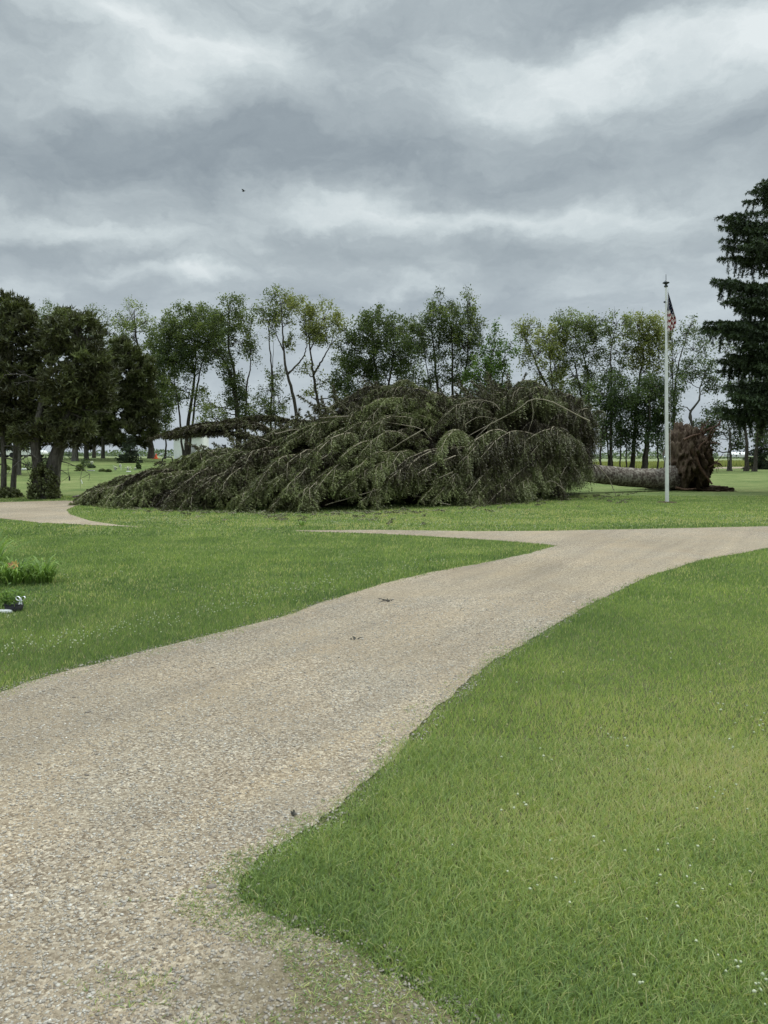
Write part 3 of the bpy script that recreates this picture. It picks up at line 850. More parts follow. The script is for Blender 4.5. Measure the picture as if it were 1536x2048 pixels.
ROWG = 'trees in the row behind the fallen spruce'
LX = [
 ('leafy_tree', 'low leafy undergrowth tree filling the gap left of the broad domed tree', 86, [([(330, 925), (332, 860), (328, 800), (325, 760)], .13)],
  [(325, 745, 18, 26, .8, .4), (335, 790, 18, 26, .7, .4), (328, 840, 16, 22, .6, .4), (310, 700, 16, 24, .6, .5)], 'leaf_green', 4),
 ('leafy_tree', 'dusky tree filling the gap between the two round topped tree and the many stemmed one', 84, [([(822, 940), (822, 850), (826, 780), (830, 700)], .2)],
  [(828, 680, 18, 24, .8, .35), (820, 720, 20, 26, .7, .3), (835, 765, 18, 22, .6, .3), (815, 790, 20, 20, .6, .3), (838, 650, 12, 18, .6, .4)], 'leaf_green', 6),
 ('leafy_tree', 'low shadowy tree in the row seen just over the right crest of the fallen crown', 86, [([(1128, 940), (1128, 860), (1125, 790)], .16)],
  [(1122, 770, 22, 22, .7, .35), (1145, 800, 22, 24, .7, .3), (1170, 830, 18, 26, .6, .3), (1105, 800, 18, 18, .6, .35), (1190, 870, 16, 26, .6, .25), (1178, 770, 20, 24, .5, .35)], 'leaf_green', 6),
 ('leafy_tree', 'pale leafed tree showing its crown behind the dark pines at left', 84, [([(112, 915), (112, 780), (108, 690), (105, 630)], .2)],
  [(105, 628, 26, 20, .6, .6), (130, 640, 20, 20, .5, .6), (92, 650, 22, 22, .6, .5), (120, 680, 26, 30, .8, .4)], 'leaf_pale', 0),
 ('leafy_tree', 'thin pale crowned tree just right of the tall dark pine', 86, [([(188, 915), (190, 780), (188, 690), (190, 630)], .2)],
  [(190, 640, 20, 22, .4, .6), (172, 660, 20, 22, .5, .6), (207, 655, 20, 22, .4, .6), (195, 700, 25, 28, .6, .4)], 'leaf_pale', 6),
 ('leafy_tree', 'straight trunked tree with airy silver green top right of the pines', 84, [([(302, 915), (301, 860), (298, 760), (275, 690), (268, 620)], .42)],
  [(265, 632, 22, 24, .45, .75), (292, 640, 18, 16, .4, .7), (248, 650, 18, 20, .45, .7), (268, 672, 28, 26, .5, .6), (305, 655, 10, 14, .3, .6), (245, 705, 24, 30, .7, .35),
   (290, 720, 24, 26, .6, .4), (318, 730, 18, 26, .7, .35), (300, 775, 26, 34, .8, .3), (322, 800, 16, 30, .8, .3), (318, 840, 18, 24, .7, .3), (285, 830, 18, 30, .6, .3)], 'leaf_green', 0),
 ('leafy_tree', 'broad domed dark tree with forked trunk left of the ivy covered trunk', 80, [([(372, 925), (376, 850), (386, 780), (392, 720), (390, 660)], .30), ([(368, 925), (358, 820), (350, 770), (345, 700)], .15), ([(376, 925), (392, 790), (402, 735), (415, 700), (425, 660)], .16)],
  [(385, 640, 40, 24, 1, .45), (352, 655, 30, 26, 1, .45), (335, 685, 26, 30, 1, .35), (372, 685, 42, 34, 1, .25), (415, 670, 32, 34, .9, .3), (405, 715, 32, 26, .9, .2), (350, 720, 30, 24, .9, .25), (440, 690, 20, 22, .6, .35),
   (342, 755, 22, 22, .6, .45), (368, 775, 30, 24, .6, .4), (352, 800, 22, 18, .5, .4), (395, 810, 16, 18, .35, .5), (412, 640, 22, 22, .8, .4)], 'leaf_green', 0),
 ('leafy_tree', 'tree with thick ivy wrapped trunk curving left under a dense crown', 76, [([(478, 930), (476, 840), (466, 770), (448, 722), (425, 700)], .42), ([(490, 930), (491, 820), (494, 768), (500, 740), (500, 700), (495, 650)], .16), ([(476, 930), (470, 760), (458, 700), (458, 640), (455, 605)], .22)],
  [(455, 612, 20, 16, .8, .5), (452, 642, 26, 28, .8, .4), (482, 632, 20, 28, .7, .45), (428, 650, 16, 26, .6, .4), (497, 660, 12, 24, .5, .5), (470, 685, 34, 24, .55, .3), (500, 700, 16, 26, .4, .3), (435, 700, 18, 18, .5, .3),
   (480, 812, 20, 30, 1, .3), (472, 780, 18, 26, 1, .3), (462, 745, 18, 22, .9, .3), (452, 722, 14, 14, .8, .3), (425, 835, 20, 20, .7, .8), (440, 812, 16, 18, .5, .8), (515, 825, 18, 22, .6, .45), (418, 805, 14, 16, .4, .7)], 'leaf_green', 0),
 ('leafy_tree', 'slender sparse tree with leaves only in scattered tufts, tallest of the bare trunked trio', 75, [([(540, 935), (541, 840), (543, 740), (538, 670), (542, 600)], .17), ([(552, 935), (548, 800), (545, 740), (548, 680)], .12)],
  [(528, 620, 16, 24, .35, .55), (552, 595, 14, 16, .5, .55), (540, 640, 20, 28, .3, .5), (555, 625, 16, 20, .5, .5), (548, 745, 18, 24, .35, .4), (532, 775, 18, 24, .4, .4), (558, 800, 20, 24, .4, .4), (545, 835, 24, 22, .5, .4), (525, 820, 16, 20, .4, .4)], 'leaf_green', 8),
 ('leafy_tree', 'tree with a wavy bare trunk and small yellow green top', 74, [([(598, 935), (594, 840), (583, 780), (571, 735), (567, 690), (564, 645), (560, 600)], .26), ([(575, 748), (594, 730), (610, 708), (614, 680), (608, 640)], .13), ([(567, 700), (553, 670), (548, 640)], .08)],
  [(562, 606, 18, 20, .8, .6), (590, 612, 20, 16, .8, .75), (606, 628, 18, 16, .8, .75), (575, 645, 14, 14, .3, .5), (545, 640, 14, 22, .25, .5), (584, 685, 12, 14, .6, .45), (610, 665, 12, 18, .3, .5)], 'leaf_yellow', 8),
 ('leafy_tree', 'leaning tree with a forked bare trunk and olive yellow crown', 75, [([(652, 935), (642, 835), (631, 780), (625, 735), (619, 690), (616, 640)], .26), ([(627, 748), (643, 722), (660, 692), (672, 655)], .14), ([(660, 692), (675, 675), (688, 655)], .07), ([(620, 700), (635, 670), (645, 640)], .08)],
  [(648, 640, 24, 24, .8, .6), (632, 660, 20, 20, .7, .7), (650, 672, 24, 18, .7, .45), (674, 652, 16, 20, .5, .6), (620, 635, 14, 18, .5, .6), (690, 660, 12, 18, .4, .5), (612, 745, 12, 16, .3, .4), (655, 760, 14, 18, .25, .4), (672, 785, 14, 20, .3, .4), (620, 790, 10, 16, .2, .4)], 'leaf_yellow', 8),
 ('leafy_tree', 'full dark green tree with two rounded tops behind the middle of the fallen spruce', 74, [([(757, 940), (756, 840), (754, 760), (746, 700), (745, 640)], .3), ([(762, 940), (776, 780), (786, 720), (785, 670)], .2)],
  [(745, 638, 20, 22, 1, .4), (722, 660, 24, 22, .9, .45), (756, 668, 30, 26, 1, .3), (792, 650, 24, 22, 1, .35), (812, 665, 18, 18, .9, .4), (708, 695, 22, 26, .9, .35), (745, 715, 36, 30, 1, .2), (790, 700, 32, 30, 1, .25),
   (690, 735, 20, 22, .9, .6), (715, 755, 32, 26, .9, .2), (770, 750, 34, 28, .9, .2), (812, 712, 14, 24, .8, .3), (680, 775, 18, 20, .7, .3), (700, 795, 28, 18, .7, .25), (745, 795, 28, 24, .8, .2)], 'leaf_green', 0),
 ('leafy_tree', 'tall upright many stemmed tree with spiky tops behind the fallen spruce', 75, [([(880, 940), (878, 820), (872, 740), (866, 680), (860, 610)], .24), ([(905, 940), (905, 800), (905, 720), (900, 640), (882, 610)], .2), ([(925, 940), (920, 800), (935, 720), (936, 660), (934, 600)], .18), ([(868, 940), (862, 790), (850, 720), (845, 660)], .12)],
  [(857, 612, 7, 24, .6, .4), (880, 610, 9, 22, .7, .4), (936, 608, 9, 24, .9, .4), (915, 628, 10, 22, .8, .4), (868, 640, 24, 24, .9, .35), (900, 650, 26, 28, .9, .3), (942, 645, 18, 26, .8, .35), (848, 665, 22, 24, .6, .3),
   (880, 690, 34, 28, .7, .2), (925, 690, 28, 30, .7, .2), (950, 680, 12, 26, .6, .35), (850, 715, 24, 26, .4, .2), (890, 735, 34, 26, .5, .15), (930, 740, 22, 26, .5, .2), (845, 760, 24, 20, .4, .2), (885, 770, 30, 20, .5, .2)], 'leaf_green', 6),
 ('leafy_tree', 'low bright green tree right of the tall many stemmed tree', 72, [([(985, 940), (980, 840), (972, 770), (985, 700)], .16), ([(990, 940), (1002, 780), (1012, 730), (1010, 700)], .12)],
  [(990, 680, 9, 20, .9, .5), (985, 705, 14, 14, .8, .5), (965, 728, 20, 20, .9, .6), (995, 735, 22, 20, .8, .55), (1020, 695, 14, 14, .5, .5), (1008, 715, 12, 16, .6, .5), (950, 758, 20, 22, .9, .6), (980, 765, 26, 22, .9, .4), (950, 795, 20, 20, .9, .2), (1000, 775, 14, 18, .6, .4)], 'leaf_bright', 4),
 ('leafy_tree', 'light green open tree left end of the group beside the flagpole', 74, [([(1112, 940), (1100, 800), (1080, 745), (1062, 700), (1045, 660)], .2), ([(1105, 940), (1105, 780), (1100, 720), (1100, 680)], .14)],
  [(1045, 655, 14, 18, .6, .5), (1062, 650, 14, 16, .7, .5), (1050, 685, 18, 18, .5, .5), (1085, 670, 16, 20, .8, .65), (1078, 705, 22, 20, .6, .5), (1105, 690, 18, 28, .8, .7), (1050, 715, 16, 16, .3, .4), (1110, 730, 18, 22, .7, .6), (1080, 745, 18, 18, .4, .4), (1105, 765, 18, 20, .5, .4)], 'leaf_yellow', 6),
 ('leafy_tree', 'round topped olive green tree standing tallest left of the flagpole', 75, [([(1178, 940), (1176, 850), (1178, 790), (1170, 720), (1150, 670)], .24), ([(1182, 940), (1162, 790), (1150, 730), (1140, 690)], .16)],
  [(1145, 645, 26, 16, .8, .55), (1122, 662, 18, 16, .8, .6), (1172, 655, 24, 20, .8, .5), (1150, 675, 30, 22, .8, .45), (1195, 665, 12, 20, .6, .45), (1135, 705, 26, 22, .6, .3), (1175, 700, 24, 26, .6, .3), (1190, 740, 18, 26, .5, .25), (1145, 745, 24, 24, .5, .3), (1170, 780, 22, 22, .4, .3), (1160, 820, 14, 20, .3, .3)], 'leaf_green', 6),
 ('leafy_tree', 'thin crowned tree with twiggy gaps between two fuller trees beside the flagpole', 73, [([(1222, 945), (1222, 850), (1223, 760), (1222, 700), (1235, 645)], .2), ([(1218, 945), (1215, 830), (1240, 735), (1258, 700)], .1)],
  [(1230, 640, 18, 14, .5, .6), (1250, 640, 12, 14, .5, .6), (1215, 665, 16, 18, .5, .5), (1238, 665, 16, 14, .25, .5), (1232, 705, 16, 18, .6, .45), (1215, 740, 16, 20, .5, .3), (1240, 750, 18, 20, .5, .3)], 'leaf_green', 8),
 ('leafy_tree', 'yellow green rounded tree directly left of the flagpole', 74, [([(1264, 945), (1268, 880), (1275, 790), (1285, 720), (1290, 670)], .3), ([(1285, 945), (1292, 880), (1300, 790), (1310, 710)], .2)],
  [(1275, 652, 18, 16, .8, .6), (1300, 658, 20, 18, 1, .7), (1318, 672, 16, 22, .9, .65), (1270, 680, 18, 20, .8, .5), (1300, 695, 28, 22, .9, .5), (1275, 715, 22, 22, .7, .35), (1318, 715, 16, 26, .6, .45), (1290, 745, 26, 22, .6, .25)], 'leaf_yellow', 4),
 ('leafy_tree', 'dark leafy low crowned tree on several thin trunks left of the flagpole', 71, [([(1201, 946), (1202, 890), (1212, 820), (1225, 790)], .15), ([(1241, 946), (1241, 880), (1245, 820)], .10), ([(1253, 946), (1252, 880), (1250, 820)], .10), ([(1222, 946), (1222, 870), (1220, 800)], .10)],
  [(1205, 785, 20, 22, .9, .4), (1235, 780, 22, 24, .9, .4), (1262, 785, 22, 24, .9, .45), (1200, 820, 18, 24, .9, .3), (1230, 825, 28, 28, 1, .25), (1262, 830, 24, 28, 1, .25), (1240, 868, 30, 22, .9, .15), (1215, 862, 20, 22, .7, .2), (1265, 875, 20, 20, .9, .15)], 'leaf_dark', 0),
 ('leafy_tree', 'dark leafy tree right behind the flagpole above the end of the trunk', 70, [([(1290, 946), (1296, 890), (1300, 830), (1298, 790)], .22), ([(1315, 946), (1316, 880), (1318, 820)], .12)],
  [(1290, 775, 22, 24, .9, .45), (1315, 770, 20, 24, .9, .45), (1300, 810, 28, 28, 1, .3), (1328, 805, 18, 28, .9, .35), (1295, 850, 26, 26, 1, .2), (1322, 850, 20, 24, .9, .2), (1310, 885, 22, 18, .8, .2), (1345, 830, 12, 20, .6, .3), (1340, 770, 16, 18, .5, .4)], 'leaf_dark', 0),
 ('leafy_tree', 'tall half bare tree with wispy pale twigs right of the flagpole', 74, [([(1350, 945), (1348, 830), (1352, 760), (1362, 710), (1385, 640)], .18), ([(1345, 945), (1350, 770), (1380, 730), (1408, 690)], .12), ([(1350, 945), (1345, 740), (1345, 680)], .12)],
  [(1385, 648, 14, 16, .3, .6), (1365, 665, 16, 18, .3, .6), (1400, 670, 16, 18, .2, .6), (1345, 680, 12, 20, .5, .5), (1412, 695, 10, 16, .3, .6), (1385, 695, 22, 20, .15, .6), (1350, 715, 18, 18, .4, .5), (1370, 735, 20, 18, .2, .5), (1345, 745, 16, 18, .5, .4)], 'leaf_pale', 16),
 ('leafy_tree', 'crooked limbed dark tree above the upturned roots', 72, [([(1392, 942), (1388, 870), (1380, 828), (1398, 800), (1402, 770), (1418, 735)], .22), ([(1385, 942), (1382, 830), (1362, 812), (1345, 800)], .1)],
  [(1385, 740, 18, 16, .6, .45), (1408, 742, 18, 16, .7, .45), (1425, 752, 10, 14, .6, .4), (1418, 772, 12, 12, .5, .4), (1372, 760, 14, 14, .4, .4), (1395, 870, 22, 18, .4, .3), (1368, 860, 18, 20, .4, .3), (1408, 840, 12, 14, .3, .3), (1355, 790, 12, 12, .4, .4)], 'leaf_dark', 12),
 ('leafy_tree', 'small thin trunked tree alone right of the upturned roots', 70, [([(1461, 946), (1461, 890), (1457, 850), (1450, 815)], .17), ([(1455, 946), (1458, 870), (1440, 850), (1425, 840)], .08)],
  [(1430, 822, 16, 14, .7, .3), (1452, 832, 18, 14, .7, .3), (1425, 848, 16, 14, .7, .3), (1412, 868, 14, 14, .6, .3), (1440, 865, 14, 12, .5, .3), (1474, 872, 10, 8, .5, .3), (1478, 893, 8, 5, .6, .3), (1418, 892, 12, 10, .5, .3), (1484, 845, 10, 12, .5, .3)], 'leaf_dark', 8),
 ('leafy_tree', 'twin trunk tree under the big spruce, left of the pair', 68, [([(1492, 945), (1494, 900), (1490, 850), (1487, 790), (1480, 740)], .24)],
  [(1495, 790, 22, 20, .5, .3), (1480, 760, 20, 20, .5, .3), (1475, 700, 20, 26, .25, .5), (1450, 690, 16, 20, .15, .5)], 'leaf_dark', 10),
 ('leafy_tree', 'leaning grey trunk tree under the big spruce, right of the pair', 67, [([(1508, 945), (1512, 900), (1518, 850), (1522, 790), (1530, 740)], .22)],
  [(1525, 790, 22, 24, .7, .35), (1535, 840, 20, 20, .7, .4), (1540, 760, 30, 26, .5, .3), (1528, 868, 14, 12, .6, .4)], 'leaf_dark', 6),
]
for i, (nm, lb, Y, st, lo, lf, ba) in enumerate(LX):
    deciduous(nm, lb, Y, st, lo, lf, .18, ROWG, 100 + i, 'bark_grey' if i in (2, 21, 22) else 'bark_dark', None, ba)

# ------------------------------------------------------------------ pines at left
def pine(label, Y, stems, lobes, seed, tuft=.16, n_mul=1.0, dead=0, group='dark pines on the left'):
    rg = np.random.default_rng(seed)
    base = base_at(stems[0][0][0][0], Y)
    t = thing('pine_tree', label, 'tree', base, group)
    tr = Acc(); br = Acc(); fo = Acc(); dd_ = Acc(); k1 = Y / F
    sp = []
    for (pts, r0) in stems:
        P = [A(p[0], p[1], Y + rg.normal() * .12) for p in pts]
        P[0] = base_at(pts[0][0], Y) - np.array([0, 0, .1]) if pts[0][1] > 890 else P[0]
        Pm = smoothpath(P, 24); rad = .72 * r0 * (1 - .8 * np.linspace(0, 1, 24)); rad[0] *= 1.35
        tube(tr, Pm, rad, 10, wob=.07, rg=rg)
        sp += list(Pm[6:])
    SP = np.array(sp)
    for (lx, ly, rx, ry, dn, tone) in lobes:
        c = A(lx, ly, Y + rg.normal() * rx * k1 * .55); rr = np.array([rx, (rx + ry) * .55, ry]) * k1
        s = SP[np.argmin(np.linalg.norm(SP - c + np.array([0, 0, -.9]), axis=1))]
        P = bez(s, (s + c) / 2 + np.array([0, 0, -.2]), c, 9); P[1:-1] += rg.normal(size=(7, 3)) * .05
        tube(br, P, np.linspace(.06, .025, 9), 6, rg=rg)
        nsub = max(14, int(rr[0] * rr[2] * 62 * n_mul))
        rr = rr * (1 + .18 * rg.normal(size=3))
        S = c + ball(nsub, rg, .45) * rr * 1.15
        for q in range(min(nsub, 16)):
            tube(br, bez(P[rg.integers(4, 9)], (c + S[q]) / 2 + rg.normal(size=3) * .12, S[q], 5), np.linspace(.022, .009, 5), 4, cap=False, rg=rg)
        per = int(14 + 12 * dn)
        C = (S[:, None, :] + rg.normal(size=(nsub, per, 3)) * np.array([.14, .14, .09])).reshape(-1, 3)
        D = (C - c) / rr + np.array([0, 0, .8])
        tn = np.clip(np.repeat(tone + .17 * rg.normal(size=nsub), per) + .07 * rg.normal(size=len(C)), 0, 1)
        needle_tufts(fo, C, D, np.full(len(C), tuft * 1.15), tn, 4, .17, rg)
    for _ in range(dead):
        s = SP[rg.integers(0, 14)]
        a = rg.random() * 6.283
        d = np.array([math.cos(a), math.sin(a) * .6, -.15 + .5 * rg.random()]); L = 1.0 + 1.8 * rg.random()
        e = s + unit(d) * L + np.array([0, 0, -.5 * L * rg.random()])
        P = bez(s, (s + e) / 2 + np.array([0, 0, .35]), e, 8)
        tube(dd_, P, np.linspace(.03, .008, 8), 5, rg=rg)
        for _k in range(5):
            q = P[rg.integers(2, 8)]; e2 = q + rg.normal(size=3) * .35 + np.array([0, 0, -.1])
            tube(dd_, bez(q, (q + e2) / 2 + rg.normal(size=3) * .05, e2, 4), np.linspace(.011, .005, 4), 3, cap=False, rg=rg)
    tr.build('trunk', M['bark_grey'], t, True); br.build('branches', M['bark_dark'], t, True)
    fo.build('foliage', M['pine_needle'], t)
    if dead: dd_.build('dead_branches', M['bark_grey'], t, True)
    return t


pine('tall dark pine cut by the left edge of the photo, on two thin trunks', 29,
     [([(6, 990), (8, 930), (5, 860), (8, 760), (15, 650)], .17), ([(25, 990), (30, 920), (33, 860), (30, 760), (35, 680)], .16)],
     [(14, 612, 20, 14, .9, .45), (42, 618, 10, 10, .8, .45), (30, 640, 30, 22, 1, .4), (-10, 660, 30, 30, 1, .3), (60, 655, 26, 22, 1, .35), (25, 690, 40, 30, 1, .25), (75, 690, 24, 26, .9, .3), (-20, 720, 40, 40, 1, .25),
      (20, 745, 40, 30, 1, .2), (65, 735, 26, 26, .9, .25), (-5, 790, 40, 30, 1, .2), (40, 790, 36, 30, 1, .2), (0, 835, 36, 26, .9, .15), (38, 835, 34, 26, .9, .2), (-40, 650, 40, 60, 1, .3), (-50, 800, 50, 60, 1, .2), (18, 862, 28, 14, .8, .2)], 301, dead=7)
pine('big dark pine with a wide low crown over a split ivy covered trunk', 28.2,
     [([(80, 1000), (77, 940), (70, 880), (85, 800), (110, 700)], .36), ([(100, 1000), (108, 930), (120, 885), (137, 820), (150, 740), (145, 660)], .44)],
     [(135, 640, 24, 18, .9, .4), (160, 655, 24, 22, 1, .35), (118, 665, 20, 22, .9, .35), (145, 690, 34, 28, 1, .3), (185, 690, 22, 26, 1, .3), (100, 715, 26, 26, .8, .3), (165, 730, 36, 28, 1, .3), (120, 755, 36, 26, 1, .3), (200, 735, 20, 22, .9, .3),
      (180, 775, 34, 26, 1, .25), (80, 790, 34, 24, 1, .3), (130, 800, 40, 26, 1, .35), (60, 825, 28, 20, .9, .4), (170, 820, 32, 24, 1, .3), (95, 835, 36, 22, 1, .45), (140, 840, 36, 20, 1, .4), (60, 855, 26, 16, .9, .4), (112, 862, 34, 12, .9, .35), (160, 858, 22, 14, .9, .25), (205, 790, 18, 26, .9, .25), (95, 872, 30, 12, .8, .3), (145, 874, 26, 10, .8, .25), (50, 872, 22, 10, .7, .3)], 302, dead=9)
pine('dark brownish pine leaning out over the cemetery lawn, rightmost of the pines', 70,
     [([(150, 925), (152, 880), (170, 800), (200, 730)], .46), ([(153, 880), (175, 850), (215, 790), (245, 730)], .3)],
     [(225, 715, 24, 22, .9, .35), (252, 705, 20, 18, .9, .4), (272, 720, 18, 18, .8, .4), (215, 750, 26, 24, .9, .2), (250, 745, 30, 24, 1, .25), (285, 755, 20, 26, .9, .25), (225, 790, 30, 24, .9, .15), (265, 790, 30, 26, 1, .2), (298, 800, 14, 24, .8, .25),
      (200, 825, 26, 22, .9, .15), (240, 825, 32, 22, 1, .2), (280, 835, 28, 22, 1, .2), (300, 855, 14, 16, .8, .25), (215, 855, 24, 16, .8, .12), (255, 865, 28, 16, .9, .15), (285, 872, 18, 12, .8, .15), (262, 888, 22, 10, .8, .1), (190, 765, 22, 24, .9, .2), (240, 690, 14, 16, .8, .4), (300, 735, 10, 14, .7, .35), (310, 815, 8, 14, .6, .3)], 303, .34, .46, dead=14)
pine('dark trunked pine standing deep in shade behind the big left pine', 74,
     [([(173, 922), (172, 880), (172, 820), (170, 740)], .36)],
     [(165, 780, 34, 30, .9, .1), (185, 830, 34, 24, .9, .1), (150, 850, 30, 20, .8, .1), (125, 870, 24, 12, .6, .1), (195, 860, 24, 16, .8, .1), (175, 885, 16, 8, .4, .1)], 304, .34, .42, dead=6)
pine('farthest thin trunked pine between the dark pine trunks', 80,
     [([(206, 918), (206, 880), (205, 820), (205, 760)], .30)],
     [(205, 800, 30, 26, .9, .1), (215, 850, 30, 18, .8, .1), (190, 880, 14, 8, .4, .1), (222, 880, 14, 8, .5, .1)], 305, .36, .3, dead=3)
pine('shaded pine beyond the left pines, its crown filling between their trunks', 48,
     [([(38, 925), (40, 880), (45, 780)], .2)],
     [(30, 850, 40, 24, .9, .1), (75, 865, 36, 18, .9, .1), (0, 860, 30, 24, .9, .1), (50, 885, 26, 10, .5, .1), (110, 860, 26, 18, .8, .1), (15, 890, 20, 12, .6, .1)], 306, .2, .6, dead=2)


def bush(name, label, cat, px, py, Y, rx, rz, mat, n=700, size=.08, tone=.4, group=None, seed=5, stems=6, stemmat='bark_dark'):
    rg = np.random.default_rng(seed)
    b = base_at(px, Y); t = thing(name, label, cat, b, group)
    fo = Acc(); st = Acc()
    C = ball(n, rg, .35) * np.array([rx, rx * .8, rz]) ; C[:, 2] = np.abs(C[:, 2]) * 1.0
    keep = fbm(C[:, 0] * 3 + seed, C[:, 2] * 3 + C[:, 1] * 2, 1.3 / max(rx, .2), 3) > .40
    C = C[keep] + b
    leaf_quads(fo, C, size, np.clip(tone + .2 * rg.normal(size=len(C)), 0, 1), rg=rg)
    for k in range(stems):
        e = b + np.array([rg.normal() * rx * .5, rg.normal() * rx * .4, rz * (.6 + .35 * rg.random())])
        tube(st, bez(b - np.array([0, 0, .03]), (b + e) / 2 + rg.normal(size=3) * .1 * rx, e, 6), np.linspace(.012 + .012 * rx, .004, 6), 5, rg=rg)
    st.build('stems', M[stemmat], t, True); fo.build('foliage', M[mat], t)
    return t


bush('ivy_bush', 'brown green ivy thicket wrapped round the split pine trunk', 'bush', 88, 1000, 27.9, .66, 1.45, 'pine_needle', 6500, .08, .42, None, 51)
bush('ivy_bush', 'low ivy thicket at the foot of the leftmost pine trunks', 'bush', 14, 998, 28.7, .62, .42, 'pine_needle', 1700, .10, .45, None, 52)

# ------------------------------------------------------------------ spruce twigs
def twig_set(fo, wood, P, rg, tw_len, step, droop, side_w=1.0, needle=.075, nstep=.05, tone=.5, start=.15, hang=0.0, wood_tw=False, nw=.20):
    """P: limb path. Side twigs along it, each clad in needles."""
    seg = np.linalg.norm(np.diff(P, axis=0), axis=1); L = seg.sum(); cum = np.concatenate([[0], np.cumsum(seg)])
    ds = np.arange(start * L, L, step)
    if len(ds) == 0: return
    ds = np.repeat(ds, 2) + rg.random(len(ds) * 2) * step
    ds = np.clip(ds, 0, L * .999)
    X = np.stack([np.interp(ds, cum, P[:, k]) for k in range(3)], -1)
    X2 = np.stack([np.interp(np.clip(ds + .05, 0, L), cum, P[:, k]) for k in range(3)], -1)
    X0 = np.stack([np.interp(np.clip(ds - .05, 0, L), cum, P[:, k]) for k in range(3)], -1)
    T = unit(X2 - X0)
    side = unit(np.cross(T, np.array([0, 0, 1.0])) + 1e-4)
    sg = np.where(np.arange(len(ds)) % 2 == 0, 1.0, -1.0)[:, None]
    f = ds / L
    ln = tw_len * (.55 + .6 * rg.random(len(ds))) * np.clip(1.25 - f * .95, .25, 1) * np.clip((f - start + .08) / .2, .4, 1)
    d0 = unit(side * sg * side_w + T * (.55 + .4 * rg.random((len(ds), 1))) + rg.normal(size=(len(ds), 3)) * (.18 + hang * .5) + np.array([0, 0, .1 - hang]))
    K = 7
    tt = np.linspace(0, 1, K)
    path = X[:, None, :] + d0[:, None, :] * (ln[:, None] * tt[None])[..., None]
    path[..., 2] -= droop * ln[:, None] * tt[None] ** 2
    path[..., 2] = np.maximum(path[..., 2], .03)
    tn = np.clip(tone + .16 * rg.normal(size=len(ds)), 0, 1)
    for m_ in range(max(2, int(tw_len / nstep))):
        u = (m_ + rg.random(len(ds))) / max(2, int(tw_len / nstep)) * (K - 1) * .999
        k = u.astype(int); fr = (u - k)[:, None]
        q = np.arange(len(ds))
        C = path[q, k] * (1 - fr) + path[q, k + 1] * fr
        tg = unit(path[q, k + 1] - path[q, k])
        for s_ in range(2):
            rd = unit(np.cross(tg, rg.normal(size=tg.shape)))
            l_ = needle * (.6 + .8 * rg.random(len(ds)))[:, None]
            tip = C + unit(tg * .8 + rd) * l_
            wv = unit(np.cross(tg, rd)) * l_ * nw
            wv = wv * .6 + tg * l_ * nw * .6
            V = np.stack([C - wv, C + wv, tip], 1)
            fo.add(V.reshape(-1, 3), np.arange(len(ds))[:, None] * 3 + np.array([[0, 1, 2]]), np.repeat(np.clip(tn + .07 * rg.normal(size=len(ds)), 0, 1), 3))
    if wood_tw:
        for q in range(0, len(ds), 3):
            tube(wood, path[q][::2], np.linspace(.007, .003, 4), 3, cap=False, rg=rg)


